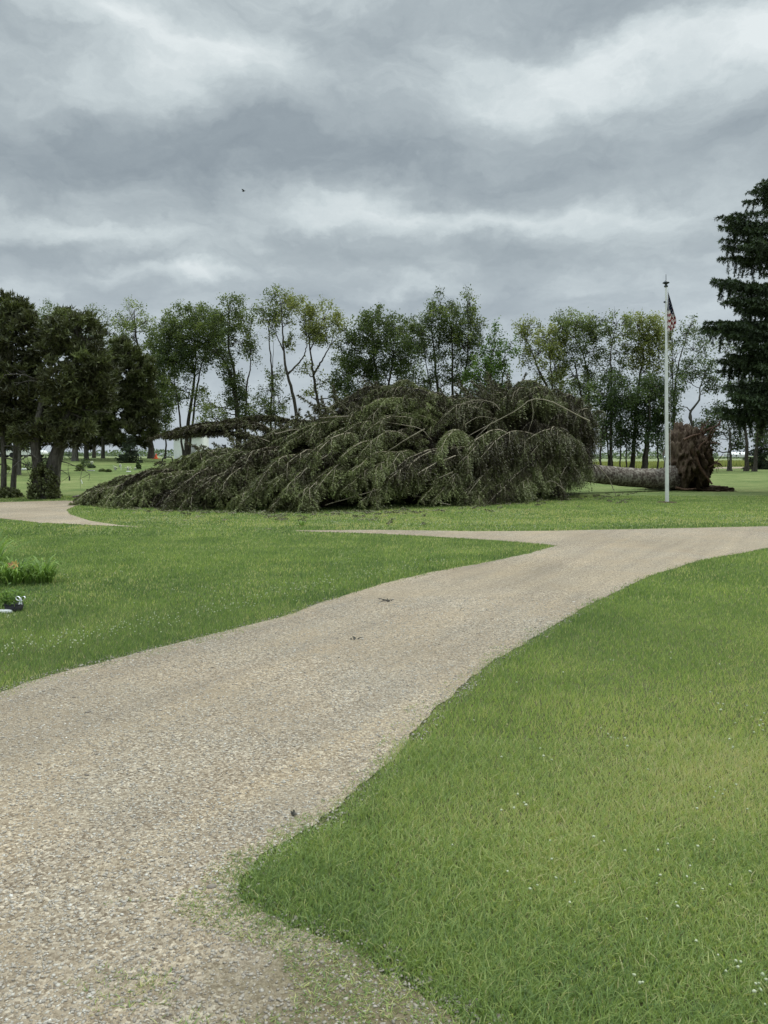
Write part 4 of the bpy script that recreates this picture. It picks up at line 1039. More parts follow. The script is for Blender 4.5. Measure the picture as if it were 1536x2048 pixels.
# ------------------------------------------------------------------ the fallen spruce
def fallen_spruce():
    rg = np.random.default_rng(11)
    base = np.array([14.1, 34.7, 0.0])
    t = thing('fallen_spruce', 'huge uprooted spruce lying on its side across the lawn, roots in the air', 'tree', base)
    ax = smoothpath(np.array([[13.75, 35.1, .62], [12.3, 34.3, .56], [9.36, 32.6, .80], [6.5, 31.0, 1.15], [3.5, 29.3, 1.2], [-.5, 27.4, 1.15], [-4, 26.1, .95], [-8, 25.3, .6], [-10.5, 25.3, .22]]), 60)
    rad = np.interp(np.linspace(0, 1, 60), [0, .04, .09, .25, .6, 1], [.68, .54, .47, .40, .22, .03])
    tr = Acc(); tube(tr, ax, rad, 22, wob=.035, rg=rg); tr.build('trunk', M['bark_spruce'], t, True)
    axX = ax[::-1, 0]
    Hx = [-10.6, -9.7, -8.4, -7.4, -5, -3, -1.6, 0, 2.5, 5, 7.2, 8.4, 9.0]
    Hz = [.20, .45, .95, 1.35, 1.95, 2.75, 3.6, 3.95, 3.8, 4.2, 3.9, 3.4, 2.2]
    Rc = [.25, .9, 2.3, 3.2, 4.8, 5.6, 5.9, 5.6, 5.1, 4.5, 3.3, 2.4, 1.6]
    Rb = [.2, .6, 1.4, 2.0, 2.8, 3.2, 3.5, 3.6, 3.6, 3.6, 3.0, 2.4, 1.6]
    fo = Acc(); wood = Acc(); hid = Acc()
    def limb(xe, f, k=1.0, tone=.5, tw=.62, barefrac=.15, lean=None):
        H = np.interp(xe, Hx, Hz); rc = np.interp(xe, Hx, Rc) if f > 0 else np.interp(xe, Hx, Rb)
        Ya = np.interp(xe, axX, ax[::-1, 1])
        e = np.array([xe, Ya - f * rc, max(.12, H * k * math.sqrt(max(0, 1 - f * f)))])
        if lean is None: lean = (1.2 + 2.4 * rg.random()) * (.45 + .55 * min(1, (xe + 12) / 8))
        xo = min(xe + lean, 8.6)
        Yo = np.interp(xo, axX, ax[::-1, 1]); Zo = np.interp(xo, axX, ax[::-1, 2])
        o = np.array([xo, Yo, Zo])
        up = .35 + .9 * rg.random() * min(1, H / 3)
        c = o * .38 + e * .62 + np.array([.35 * lean * .5, 0, 0])
        c[2] = max(e[2], Zo) + up * (1.25 if k > .8 else .5)
        c[2] = min(c[2], H * 1.15 * math.sqrt(max(.1, 1 - (f * .62) ** 2)) + .35)
        P = bez(o, c, e, 16); P[2:] += np.cumsum(rg.normal(size=(14, 3)) * .022, 0)
        # the tip hangs
        P[12:, 2] -= np.array([.03, .10, .20, .32]) * min(1, e[2])
        P[:, 2] = np.maximum(P[:, 2], .07)
        L = np.linalg.norm(np.diff(P, axis=0), axis=1).sum()
        tube(wood, P, np.linspace(.036, .006, 16) * (.6 + .10 * L) * rg.uniform(.6, 1.25), 6, rg=rg)
        wl = float(np.clip((xe + 3.5) / 6, 0, 1)) if e[2] > .5 else .15   # curtains at the butt, sprays towards the tip
        twig_set(fo, wood, P, rg, tw * (.85 + .15 * wl), .080, .55 + .9 * wl, .85 - .2 * wl, .066, .030, tone, barefrac, .05 + .27 * wl, False, .26)
        # a few second order boughs
        for _ in range(int(3 + L * 1.1)):
            q = rg.integers(4, 15); sgn = 1 if rg.random() < .5 else -1
            T = unit(P[min(q + 1, 15)] - P[q - 1]); s_ = unit(np.cross(T, [0, 0, 1.0])) * sgn
            l2 = (.5 + .9 * rg.random()) * (1.15 - q / 20)
            e2 = P[q] + unit(T * 1.2 + s_ * .55 + rg.normal(size=3) * .18) * l2 + np.array([0, 0, -.45 * l2])
            c2 = P[q] + unit(T * 1.2 + s_ * .6) * l2 * .55 + np.array([0, 0, .04])
            P2 = bez(P[q], c2, e2, 9); P2[:, 2] = np.maximum(P2[:, 2], .06)
            tube(wood, P2, np.linspace(.012, .004, 9), 4, cap=False, rg=rg)
            twig_set(fo, wood, P2, rg, tw * .75, .070, .55 + .95 * wl, .85 - .2 * wl, .064, .032, tone + .06, .02, .05 + .3 * wl, False, .26)
    # outer surface facing the drive and over the top
    n_out = 330
    cent = []
    for i in range(92):
        cent.append((-10.1 + 17.8 * ((i + rg.random()) / 92) ** .92, rg.uniform(-.42, 1.0), .50 + .17 * rg.normal(), rg.uniform(2.0, 4.8), rg.uniform(.80, 1.10)))
        if .42 < cent[-1][1] < .85 and i % 3: cent[-1] = (cent[-1][0], rg.uniform(-.2, .42)) + cent[-1][2:]
    for i in range(n_out):
        cx_, cf_, ct_, cl_, ck_ = cent[i % 92]
        xe = min(7.7, cx_ + .28 * rg.normal()); f = np.clip(cf_ + .055 * rg.normal(), -.5, 1)
        tn = ct_ + .08 * rg.normal()
        LEAN = cl_ * (.45 + .55 * min(1, (xe + 12) / 8))
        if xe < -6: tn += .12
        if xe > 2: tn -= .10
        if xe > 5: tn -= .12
        limb(xe, f, ck_ * rg.uniform(.95, 1.03), tn, .40 if xe < 2.5 else .66, rg.choice([.08, .15, .3, .5], p=[.4, .3, .2, .1]), lean=LEAN)
    for i in range(92):                                    # inner and far side
        xe = rg.uniform(-9.8, 7.4); limb(xe, rg.uniform(-1, -.3), rg.uniform(.8, 1.0), .38 + .1 * rg.normal())
    for i in range(58):                                    # lower boughs crushed along the ground in front
        xe = rg.uniform(-9.9, 7.4); limb(xe, rg.uniform(.84, 1.0), rg.uniform(.4, .9), (.62 if xe > -3 else .52) + .10 * rg.normal(), .55)
    for i in range(160):                                   # heaped low inside, closing the underside; dead brown tone also paints the cavities' shade
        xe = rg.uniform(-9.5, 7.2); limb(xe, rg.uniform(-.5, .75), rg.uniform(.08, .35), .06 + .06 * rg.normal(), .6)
    for i in range(60):  # dark fill inside the crown, shade put into the needle tone
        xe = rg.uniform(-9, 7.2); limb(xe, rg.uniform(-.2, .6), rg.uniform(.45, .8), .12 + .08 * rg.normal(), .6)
    for i in range(190):
        xe = rg.uniform(-6, 7.6) if i % 3 else rg.uniform(3.5, 7.9); f = rg.uniform(-.35, .45)
        H = np.interp(xe, Hx, Hz) * math.sqrt(1 - f * f) * .93
        rcx = np.interp(xe, Hx, Rc)
        o = np.array([xe, np.interp(xe, axX, ax[::-1, 1]) - f * rcx, H - .08])
        d = unit(np.array([-.5 + .5 * rg.normal(), .4 * rg.normal(), 1.0 + .3 * rg.normal()]))
        L = .35 + (.75 if xe < 3 else 1.15) * rg.random() ** 1.5
        P = bez(o, o + d * L * .6, o + d * L + np.array([-.12, 0, -.06]), 6)
        tube(wood, P, np.linspace(.012, .004, 6), 4, cap=False, rg=rg)
        twig_set(fo, wood, P, rg, .22, .05, .5, .7, .08, .05, .35, .1, .2, False, .25)
    # one long bough sticking out level towards the left
    for (pp, YY, tw) in (([(560, 872), (500, 850), (420, 852), (360, 862), (318, 872)], 26.8, .5), ([(540, 885), (470, 868), (400, 870), (345, 876)], 27.2, .45),
                         ([(600, 850), (550, 838), (500, 842), (450, 862)], 27.4, .5), ([(520, 860), (470, 845), (430, 855), (385, 862)], 26.9, .45)):
        for j_ in range(4):
            P = smoothpath([A(a, b - 3, YY) for a, b in pp], 16) + np.linspace(0, 1, 16)[:, None] * rg.normal(size=3) * np.array([.35, .5, .10]) * (j_ > 0)
            tube(wood, P, np.linspace(.04, .010, 16), 6, rg=rg)
            twig_set(fo, wood, P, rg, tw * .9, .055, .45, .9, .075, .035, .30, .03, .02, False, .30)
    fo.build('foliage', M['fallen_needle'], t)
    wood.build('branches', M['limb_bare'], t, True)
    # stripped pale boughs that show on the outside
    Bs = [([(1178, 842), (1140, 822), (1100, 802), (1062, 798), (1035, 818), (990, 842), (940, 868), (900, 892), (862, 918)], 26.2, .034),
          ([(1062, 798), (1066, 830), (1058, 860)], 26.2, .02), ([(985, 845), (955, 872), (940, 890)], 26.1, .025),
          ([(1152, 892), (1128, 912), (1100, 925), (1085, 942), (1068, 954)], 28.4, .036), ([(1100, 925), (1070, 908), (1035, 902), (1018, 905)], 28.4, .028),
          ([(1052, 898), (1085, 878), (1110, 872), (1118, 882)], 28.2, .026), ([(1130, 912), (1132, 935), (1130, 955)], 28.4, .02),
          ([(640, 836), (700, 832), (742, 838), (800, 850), (842, 858), (866, 880)], 25.0, .035), ([(712, 872), (760, 862), (792, 862), (812, 874)], 24.2, .03),
          ([(850, 858), (815, 878), (780, 900), (740, 922)], 24.0, .03), ([(900, 1010), (862, 1002), (845, 995), (800, 985)], 23.6, .025),
          ([(905, 945), (880, 955), (862, 962), (830, 966)], 23.8, .03), ([(1190, 928), (1205, 942), (1220, 962), (1232, 990)], 30.2, .045),
          ([(550, 868), (590, 860), (630, 864)], 24.8, .03), ([(455, 940), (490, 930), (512, 926)], 23.0, .025), ([(528, 948), (560, 942), (590, 938)], 22.6, .03),
          ([(560, 985), (590, 968), (640, 955), (690, 930)], 22.2, .022), ([(1000, 820), (985, 806), (950, 800), (915, 812), (905, 835)], 27, .022),
          ([(930, 850), (960, 832), (1000, 838)], 26.2, .02), ([(1130, 980), (1100, 962), (1060, 985), (1000, 1000)], 26.6, .022),
          ([(780, 930), (772, 960), (770, 990)], 23.6, .02), ([(650, 1010), (700, 995), (760, 975)], 21.9, .022)]
    for (pts, YY, r0) in Bs:
        a_ = Acc()
        P = smoothpath([A(a, b, YY) for a, b in pts], 18); P += np.cumsum(rg.normal(size=(18, 3)) * .006, 0)
        tube(a_, P, np.linspace(r0, r0 * .35, 18) * .72, 7, tint=.8, rg=rg)
        a_.build('bare_branch', M['limb_bare'], t, True)
    # hanging curtain near the trunk's clear part
    # ---- root plate
    rp = Acc()
    Vb, Fb = ico(5)
    c = A(1386, 922, 35.0) + np.array([.1, .2, 0])
    nz = lambda P, s, o=0: np.array([fbm(P[:, 0] * 1.0 + P[:, 2] * .7 + o, P[:, 1] + P[:, 2] * 1.3, s, 4) for _ in (0,)])[0] - .5
    Vp = Vb * np.array([.55, 1.5, 1.38])
    Vp[:, 0] *= np.where(Vp[:, 0] > 0, 1.0, .75)
    Vp *= (1 + .9 * nz(Vb * 3 + 7, 1.1) + .55 * nz(Vb * 3 + 17, 3.0) + .35 * nz(Vb * 3 + 5, 8.0))[:, None]
    Vp[:, 0] -= Vp[:, 2] * .10
    Vp += c; Vp[:, 2] = np.maximum(Vp[:, 2], -.02)
    rp.add(Vp, Fb, .5)
    # torn sod skirt on the trunk side
    V2 = Vb * np.array([.42, 1.5, 1.48]); V2 *= (1 + .9 * nz(Vb * 3 + 31, 2.0))[:, None]; V2 += c + np.array([-.65, -.1, .05]); V2[:, 2] = np.maximum(V2[:, 2], -.02)
    rp.add(V2, Fb, .5)
    V3 = Vb * np.array([.7, .9, .42]); V3 *= (1 + .9 * nz(Vb * 3 + 51, 2.0))[:, None]; V3 += np.array([13.0, 36.0, .55])
    rp.add(V3, Fb, .5)
    V4 = Vb * np.array([.9, .9, .2]); V4 *= (1 + .9 * nz(Vb * 3 + 61, 2.0))[:, None]; V4 += np.array([15.2, 34.6, .02])
    rp.add(V4, Fb, .5)
    root = rp.build('root_plate', M['soil'], t, True)
    # roots
    for i in range(27):
        a_ = Acc()
        ang = rg.uniform(-.35, math.pi + .2) if i < 21 else rg.uniform(-.4, .6)
        d = np.array([rg.uniform(-.1, .5), math.cos(ang) * .9, math.sin(ang)])
        s0 = c + np.array([.2, d[1] * .9, d[2] * .9])
        L = .4 + .65 * rg.random()
        e = s0 + unit(d) * L + rg.normal(size=3) * .22
        e2 = e + unit(d + rg.normal(size=3) * .9) * L * .45
        P = smoothpath([s0, (s0 + e) / 2 + rg.normal(size=3) * .14, e, e2], 14)
        P[:, 2] = np.maximum(P[:, 2], .02)
        tube(a_, P, np.linspace(.06 + .09 * rg.random(), .012, 14), 6, wob=.12, rg=rg)
        for _ in range(5):
            q = P[rg.integers(4, 14)]; e3 = q + unit(d + rg.normal(size=3) * 1.0) * (.2 + .4 * rg.random())
            tube(a_, bez(q, (q + e3) / 2 + rg.normal(size=3) * .08, e3, 6), np.linspace(.018, .005, 6), 4, cap=False, rg=rg)
        a_.build('root', M['root_bark'], root, True)
    # thick twisted root across the open face
    for pts, r0 in (([(1384, 898), (1392, 915), (1400, 935), (1412, 952), (1424, 968)], .10), ([(1368, 880), (1385, 872), (1400, 868)], .07), ([(1352, 975), (1370, 979), (1392, 977)], .06),
                    ([(1418, 935), (1432, 925), (1446, 908)], .03), ([(1395, 905), (1402, 890), (1415, 880)], .06)):
        a_ = Acc(); tube(a_, smoothpath([A(a, b, 33.6) for a, b in pts], 14), np.linspace(r0, r0 * .45, 14), 8, wob=.1, rg=rg)
        a_.build('root', M['root_bark'], root, True)
    # fine rootlets, past counting
    rl = Acc()
    for i in range(380):
        v = unit(rg.normal(size=3)); 
        if v[2] < -.3: v[2] *= -1
        s0 = c + v * np.array([.55, 1.5, 1.4]) * rg.uniform(.75, 1.0)
        if v[0] < 0 and v[2] < .5: continue
        e = s0 + unit(v + rg.normal(size=3) * .9) * (.18 + .42 * rg.random()) + np.array([.05, 0, -.08])
        tube(rl, bez(s0, (s0 + e) / 2 + rg.normal(size=3) * .1, e, 5), np.linspace(.013, .004, 5), 3, cap=False, rg=rg)
    o = rl.build('rootlets', M['root_bark'], root); o['kind'] = 'stuff'
    return t


fallen_spruce()

def storm_litter():
    rg = np.random.default_rng(19); wd = Acc(); fo = Acc()
    for i in range(210):
        px = rg.uniform(230, 1260); py = np.interp(px, [230, 560, 900, 1160, 1260], [1022, 1032, 1024, 998, 990]) + rg.exponential(6) - 3
        x, Y = gp(px, py); L = .10 + .28 * rg.random() ** 2; a = rg.random() * 6.283
        d = np.array([math.cos(a), math.sin(a), .15]) * L; o = np.array([x, Y, .035])
        P = bez(o, o + d * .5 + rg.normal(size=3) * .02, o + d, 5); P[:, 2] = np.maximum(P[:, 2], .02)
        tube(wd, P, np.linspace(.009, .003, 5), 4, rg=rg)
        if i % 2: twig_set(fo, wd, P, rg, .10, .03, .1, .9, .04, .03, .5, .1, 0, False, .25)
    tag(wd.build('twig_litter', M['limb_bare'], None), 'pale snapped twigs scattered on the grass before the fallen crown', kind='stuff')
    tag(fo.build('broken_sprigs', M['fallen_needle'], None), 'broken spruce sprigs scattered on the grass before the fallen crown', kind='stuff')
storm_litter()

# ------------------------------------------------------------------ standing spruces
def spruce(label, x, Y, H, Rmax, z0, seed, needle=.11, step=.12, explicit=(), nlev=26, skirt=0.0, tone=.4, dead=0, name='spruce_tree', group=None, per=7, nstep=.07, tw=.55, mat='spruce_needle'):
    rg = np.random.default_rng(seed)
    b = np.array([x, Y, float(G(x, Y))]); t = thing(name, label, 'tree', b, group)
    tr = Acc(); fo = Acc(); br = Acc(); dd_ = Acc()
    P = np.array([b + [0, 0, -.1], b + [.02, 0, H * .3], b + [0, .03, H * .7], b + [0, 0, H]])
    tube(tr, smoothpath(P, 20), np.linspace(.018 * H + .02, .015, 20), 10, wob=.05, rg=rg)
    def limb(h, d, L, k=1.0):
        o = b + np.array([0, 0, h]); f = 1 - (h - z0) / (H - z0)
        e = o + d * L + np.array([0, 0, -L * (.10 + .25 * f) * k + .12 * L])
        c = o + d * L * .55 + np.array([0, 0, -L * (.14 + .20 * f) * k])
        Pl = bez(o, c, e, 13); Pl[:, 2] += rg.normal(size=13) * .02
        tube(br, Pl, np.linspace(.02 + .012 * L, .008, 13), 5, rg=rg)
        twig_set(fo, br, Pl, rg, min(tw * 1.6, L * .36), step, .35 + .3 * f, 1.0, needle, nstep, tone + .1 * rg.normal(), .12, .02, False, .24)
    for i in range(nlev):
        h = z0 + (H - z0) * (i / nlev) ** .95 * .985
        R0 = Rmax * (1 - (h - z0) / (H - z0)) ** .85 + .12
        for k in range(per):
            a = 6.283 * (k + rg.random() * .8) / per + i * 1.1
            limb(h + rg.normal() * .12, np.array([math.cos(a), math.sin(a), 0]), R0 * rg.uniform(.55, 1.12), rg.uniform(.4, 1.6))
    for (px, py, dY) in explicit:
        e = A(px, py, Y + dY); dx_, dy_ = e[0] - x, e[1] - Y
        L = math.hypot(dx_, dy_); d = np.array([dx_, dy_, 0]) / L
        f = .5; h = e[2] - b[2] + L * .12
        o = b + np.array([0, 0, h]); c = o + d * L * .55 + np.array([0, 0, -L * .22])
        for jit in range(6):
            dz_ = rg.normal() * .22 * (jit > 0)
            Pl = bez(o + [0, 0, dz_], c + rg.normal(size=3) * .2 + [0, 0, dz_], e + rg.normal(size=3) * np.array([.22, .5, .12]) + [.18 * jit, 0, dz_ * .8], 14)
            Pl[:, 2] += .06 * np.sin(np.linspace(0, 9, 14) + jit)
            tube(br, Pl, np.linspace(.06, .01, 14), 5, rg=rg)
            twig_set(fo, br, Pl, rg, .75, step * .8, .45, 1.0, needle, nstep, tone + .12, .2, .05, False, .24)
            for _ in range(9):                              # hanging branchlets
                q = Pl[rg.integers(5, 13)]; l2 = .3 + .5 * rg.random()
                P2 = np.linspace(q, q + np.array([rg.normal() * .1, rg.normal() * .1, -l2]), 6)
                twig_set(fo, br, P2, rg, .14, .05, .3, .7, needle * .8, .05, tone, 0, .4, False, .24)
    for _ in range(dead):
        h = z0 + rg.uniform(-1.4, 1.6); a = rg.random() * 6.283
        d = np.array([math.cos(a), math.sin(a), 0]); L = Rmax * rg.uniform(.5, .95)
        o = b + [0, 0, h]; e = o + d * L + np.array([0, 0, -.30 * L])
        Pl = bez(o, o + d * L * .5 + [0, 0, .1], e, 10)
        tube(dd_, Pl, np.linspace(.03, .008, 10), 5, rg=rg)
        for k in range(14):
            q = Pl[rg.integers(2, 10)]; e2 = q + unit(d + rg.normal(size=3) * .7 + [0, 0, -.4]) * (.25 + .45 * rg.random())
            tube(dd_, bez(q, (q + e2) / 2 + rg.normal(size=3) * .04, e2, 4), np.linspace(.011, .005, 4), 3, cap=False, rg=rg)
    tr.build('trunk', M['bark_dark'], t, True); br.build('branches', M['bark_dark'], t, True); fo.build('foliage', M[mat], t)
    if dead: dd_.build('dead_branches', M['bark_grey'], t, True)
    return t


spruce('big dark spruce cut by the right edge of the photo', 19.0, 32, 17.2, 4.3, 4.5, 401, .12, .11,
       [(1490, 378, 0), (1438, 440, -.5), (1437, 512, .4), (1426, 568, -.4), (1405, 652, .2), (1432, 655, -.8), (1434, 728, .5), (1440, 775, -.5), (1432, 822, 0), (1455, 600, -1), (1470, 470, -.8), (1460, 700, -1), (1470, 800, -1)],
       nlev=30, dead=26, per=7, tone=.32)
x_, y_ = (1522 - CX) / F * 76, 76
spruce('small dark spruce low beside the twin trunks at the right edge', x_, y_, 4.9, 1.75, .25, 402, .16, .16, nlev=17, per=8, tw=.5, tone=.2)
spruce('little pointed spruce tip rising behind the left side of the fallen tree', (655 - CX) / F * 62, 62, 5.4, 1.3, .4, 403, .15, .16, nlev=15, per=8, tw=.4, tone=.45)
spruce('low dark spruce under the brownish pine on the cemetery lawn', (259 - CX) / F * 66, 66, 2.5, 1.25, .12, 404, .15, .15, nlev=10, per=8, tw=.45, tone=.1)

# ------------------------------------------------------------------ flagpole and flag
def flagpole():
    x, Y = gp(1334, 1005)
    b = np.array([x, Y, 0.0]); k = Y / F
    H = EYE + (HY - 574) * k
    t = thing('flagpole', 'tall white flagpole standing on the lawn before the fallen trunk', 'flagpole', b)
    a_ = Acc(); P = np.array([b + [(-2 * k) * u, 0, H * u] for u in np.linspace(0, 1, 24)]); P[0][2] = -.05
    joints = np.linspace(0, 1, 24)
    rad = np.where(joints < .64, .083, np.where(joints < .66, .075, .062 - .022 * (joints - .66) / .34))
    rad = np.interp(joints, [0, .62, .645, .66, 1], [.066, .056, .062, .044, .032])
    tube(a_, P, rad, 20); pole = a_.build('pole', M['pole_metal'], t, True)
    top = P[-1]
    a_ = Acc(); 
    prof = [(.04, 0), (.06, .0), (.07, .03), (.045, .06), (.03, .09), (.09, .12), (.12, .14), (.09, .17), (.05, .2), (.012, .23), (.008, .42), (.002, .45)]
    tube(a_, np.array([top + [0, 0, z] for r, z in prof]) + np.array([[0, 0, i * 1e-4] for i in range(len(prof))]), [r for r, z in prof], 16)
    a_.build('finial', M['dark_metal'], pole, True)
    a_ = Acc(); bp = A(1329.5, 604, Y); V, Fc = ICO2; a_.add(V * [.045, .035, .035] + bp, Fc, .5)
    tube(a_, np.array([bp, bp + [.08, 0, 0]]), .012, 6); a_.build('pulley', M['dark_metal'], pole, True)
    a_ = Acc()
    n = 40; zz = np.linspace(1.05, H - .05, n)
    hx = np.interp(zz, [1.0, 2.5, H], [.10, .115, .06]) + .006 * np.sin(zz * 2.1)
    tube(a_, np.stack([b[0] + hx - 2 * k * zz / H, np.full(n, Y - .03), zz], -1), .004, 5)
    a_.build('halyard', M['flag_white'], t, True)
    a_ = Acc(); cz = 1.55; box(a_, b + [-.09, -.03, cz], [.06, .04, .09]); tube(a_, np.array([b + [-.11, -.04, cz - .11], b + [-.12, -.04, cz], b + [-.11, -.04, cz + .11]]), .014, 8)
    a_.build('cleat', M['steel'], pole, True)
    a_ = Acc(); tube(a_, np.array([b + [0, 0, .0], b + [0, 0, .02], b + [0, 0, .035]]), [.34, .31, .10], 24, wob=.05); a_.build('base_collar', M['soil'], t, True)
    # flag: limp cloth, pinned at the halyard, falling in folds
    z0 = EYE + (HY - 583) * k; z1 = EYE + (HY - 664) * k
    fl = thing('flag', 'limp american flag hanging in folds from the top of the white pole', 'flag', (b[0] + .06, Y, z1))
    nu, nv = 40, 46
    V = []; 
    for j in range(nv):
        v = j / (nv - 1)
        wdt = np.interp(v, [0, .15, .45, .7, .85, 1], [.01, .08, .19, .28, .26, .17])
        for i in range(nu):
            u = i / (nu - 1)
            amp = .05 * min(1, v * 2.2)
            xx = b[0] + .055 - 2 * k + wdt * (u ** .85) + .010 * math.sin(v * 9 + u * 6) * v
            yy = Y + amp * math.sin(u * 15 + v * 2.2) - .02
            zz_ = z0 + (z1 - z0) * (v * (1 - .06 * u) ) - .05 * u * (1 - v) * v * 4 + .02 * math.sin(u * 15 + v) * v
            V.append((xx, yy, zz_))
    Fq = []; mi = []
    for j in range(nv - 1):
        for i in range(nu - 1):
            Fq.append([j * nu + i, j * nu + i + 1, (j + 1) * nu + i + 1, (j + 1) * nu + i])
            v = j / (nv - 1) + .05 * math.sin(i / nu * 7.5) - .06 * (i / nu)
            u = i / nu
            edge = .50 - .02 * math.sin(i)
            if v < edge:
                m_ = 0
                if (i * 7 + j * 3) % 23 == 0: m_ = 2          # stars
                if u > .86 and v > .33: m_ = 2 if (j // 3) % 2 else 1
            else: m_ = 2 if int((v - edge) / .072) % 2 == 0 else 1
            mi.append(m_)
    mesh_np('cloth', V, np.array(Fq), [M['navy'], M['flag_red'], M['flag_white']], fl, smooth=True, matidx=mi, loc=np.array(fl.location))


flagpole()

# ------------------------------------------------------------------ graves' flowers on the near left lawn
def spiky_clump(name, label, cat, px, py, width, height, n, seed, mat='daylily_leaf', flowers=0):
    rg = np.random.default_rng(seed); x, Y = gp(px, py); b = np.array([x, Y, 0.0])
    t = thing(name, label, cat, b)
    fo = Acc(); VV = []; FF = []; TT = []
    for i in range(n):
        ou, ov = rg.normal() * .5, rg.normal() * .5
        o = b + np.array([ou * width * .42, ov * width * .30, 0])
        a = math.atan2(ov, ou) + rg.normal() * .8; L = height * (.45 + .75 * rg.random()) * max(.45, 1.15 - .45 * math.hypot(ou, ov)); out = .3 + .8 * rg.random()
        d = np.array([math.cos(a), math.sin(a), 0])
        P = np.array([o, o + d * L * out * .35 + [0, 0, L * .62], o + d * L * out * .8 + [0, 0, L * .85], o + d * L * out * 1.35 + [0, 0, L * .72]])
        P = smoothpath(P, 7); s = np.cross(d, [0, 0, 1]) ; wv = np.array([.5, .9, 1, .9, .7, .4, .05]) * (.006 + .005 * rg.random())
        V = np.concatenate([P - s * wv[:, None], P + s * wv[:, None]])
        Fq = np.array([[q, q + 1, 8 + q, 7 + q] for q in range(6)])
        fo.add(V, Fq, np.clip(.5 + .22 * rg.normal(), 0, 1))
    fo.build('leaves', M[mat], t)
    for k in range(flowers):
        fp = b + np.array([.02 + k * .05, -.12, height * .78 + k * .02])
        st = Acc(); tube(st, np.array([b, (b + fp) / 2 + [.01, 0, .02], fp]), .004, 5); st.build('stem', M[mat], t)
        fl = Acc()
        for j in range(6):
            a = j * 1.047 + .3; d = np.array([math.cos(a), -.4, math.sin(a)]); s = np.array([-math.sin(a), 0, math.cos(a)])
            V = np.array([fp, fp + d * .03 + s * .013, fp + d * .055, fp + d * .03 - s * .013]); fl.add(V, [[0, 1, 2, 3]], .5)
        fl.build('flower', M['petal_coral' if k == 0 else 'petal_yellow'], t)
    return t


spiky_clump('daylily', 'arching daylily clump at the left edge with one coral flower', 'plant', 30, 1167, .58, .31, 300, 61, flowers=2)
spiky_clump('daylily', 'fan of long arching green leaves right of the coral daylily', 'plant', 88, 1166, .26, .32, 120, 62)
spiky_clump('tall_grass_clump', 'tall leafy clump cut by the left edge above the daylilies', 'plant', -14, 1158, .28, .55, 150, 63)
# planter with white bow
x, Y = gp(28, 1222); b = np.array([x, Y, 0.0])
t = thing('flower_planter', 'dark low grave planter with leafy plants and a white ribbon bow', 'planter', b)
a_ = Acc(); tube(a_, np.array([b + [0, 0, -.01], b + [0, 0, .07], b + [0, 0, .078], b + [0, 0, .06]]), [.075, .095, .10, .085], 20); a_.build('pot', M['plastic_black'], t, True)
fo = Acc(); rgp = np.random.default_rng(64)
C = b + rgp.normal(size=(520, 3)) * [.085, .05, .045] + [-.05, 0, .14]; C[:, 2] = np.maximum(C[:, 2], .03)
leaf_quads(fo, C, .026, np.clip(.30 + .25 * rgp.normal(size=len(C)), 0, 1), rg=rgp); fo.build('foliage', M['daylily_leaf'], t)
a_ = Acc(); bc = A(47, 1196, Y) + [0, -.06, 0]
for sgn in (-1, 1):
    ang = np.linspace(0, 2 * math.pi, 15)
    loop = np.stack([sgn * (.024 - .024 * np.cos(ang)), -.004 + 0 * ang, .020 * np.sin(ang) + .016 * (1 - np.cos(ang)) / 2], -1)
    for off in (0,):
        V = np.concatenate([bc + loop * 1.0 + [0, -.011, 0], bc + loop + [0, .011, 0]])
        a_.add(V, [[q, q + 1, 16 + q, 15 + q] for q in range(14)])
    V = np.array([bc, bc + [sgn * .010, 0, 0], bc + [sgn * .020, -.006, -.055], bc + [sgn * .002, -.006, -.050]]); a_.add(V, [[0, 1, 2, 3]])
V_, F_ = ICO2; a_.add(V_ * .010 + bc, F_)
a_.build('bow', M['ribbon'], t, True)
a_ = Acc(); tube(a_, np.array([b + [.06, -.03, .01], bc + [0, .01, 0]]), .004, 5); a_.build('stake', M['plastic_black'], t)


def slab(name, label, px, py, w_, d_, h_, mat, cat='grave marker', seed=1, group=None, Yv=None, tilt=0):
    rg = np.random.default_rng(seed)
    if Yv is None: x, Y = gp(px, py)
    else: Y = Yv; x = (px - CX) / F * Y
    b = np.array([x, Y, float(G(x, Y))])
    Vb, Fb = ICO2
    p = np.sign(Vb) * np.abs(Vb) ** .45 * np.array([w_ / 2, d_ / 2, h_ / 2]) * (1 + .06 * rg.normal(size=(len(Vb), 1)))
    o = mesh_np(name, p + [0, 0, h_ / 2 - .01], Fb, M[mat], smooth=False); o.location = b; o.rotation_euler = (0, tilt, 0)
    return tag(o, label, cat, group)


slab('grave_marker', 'flat white slab lying in the grass at the left edge', 8, 1226, .16, .06, .045, 'stone_white', seed=2)

# ------------------------------------------------------------------ things out on the cemetery lawn
def Yof(py):
    """distance on the rising left lawn that shows at photo row py"""
    best = None
    for Y in np.arange(26, 95, .25):
        g = float(G(-.4 * Y, Y)); yy = HY + F * (EYE - g) / Y
        if best is None or abs(yy - py) < best[0]: best = (abs(yy - py), Y)
    return best[1]


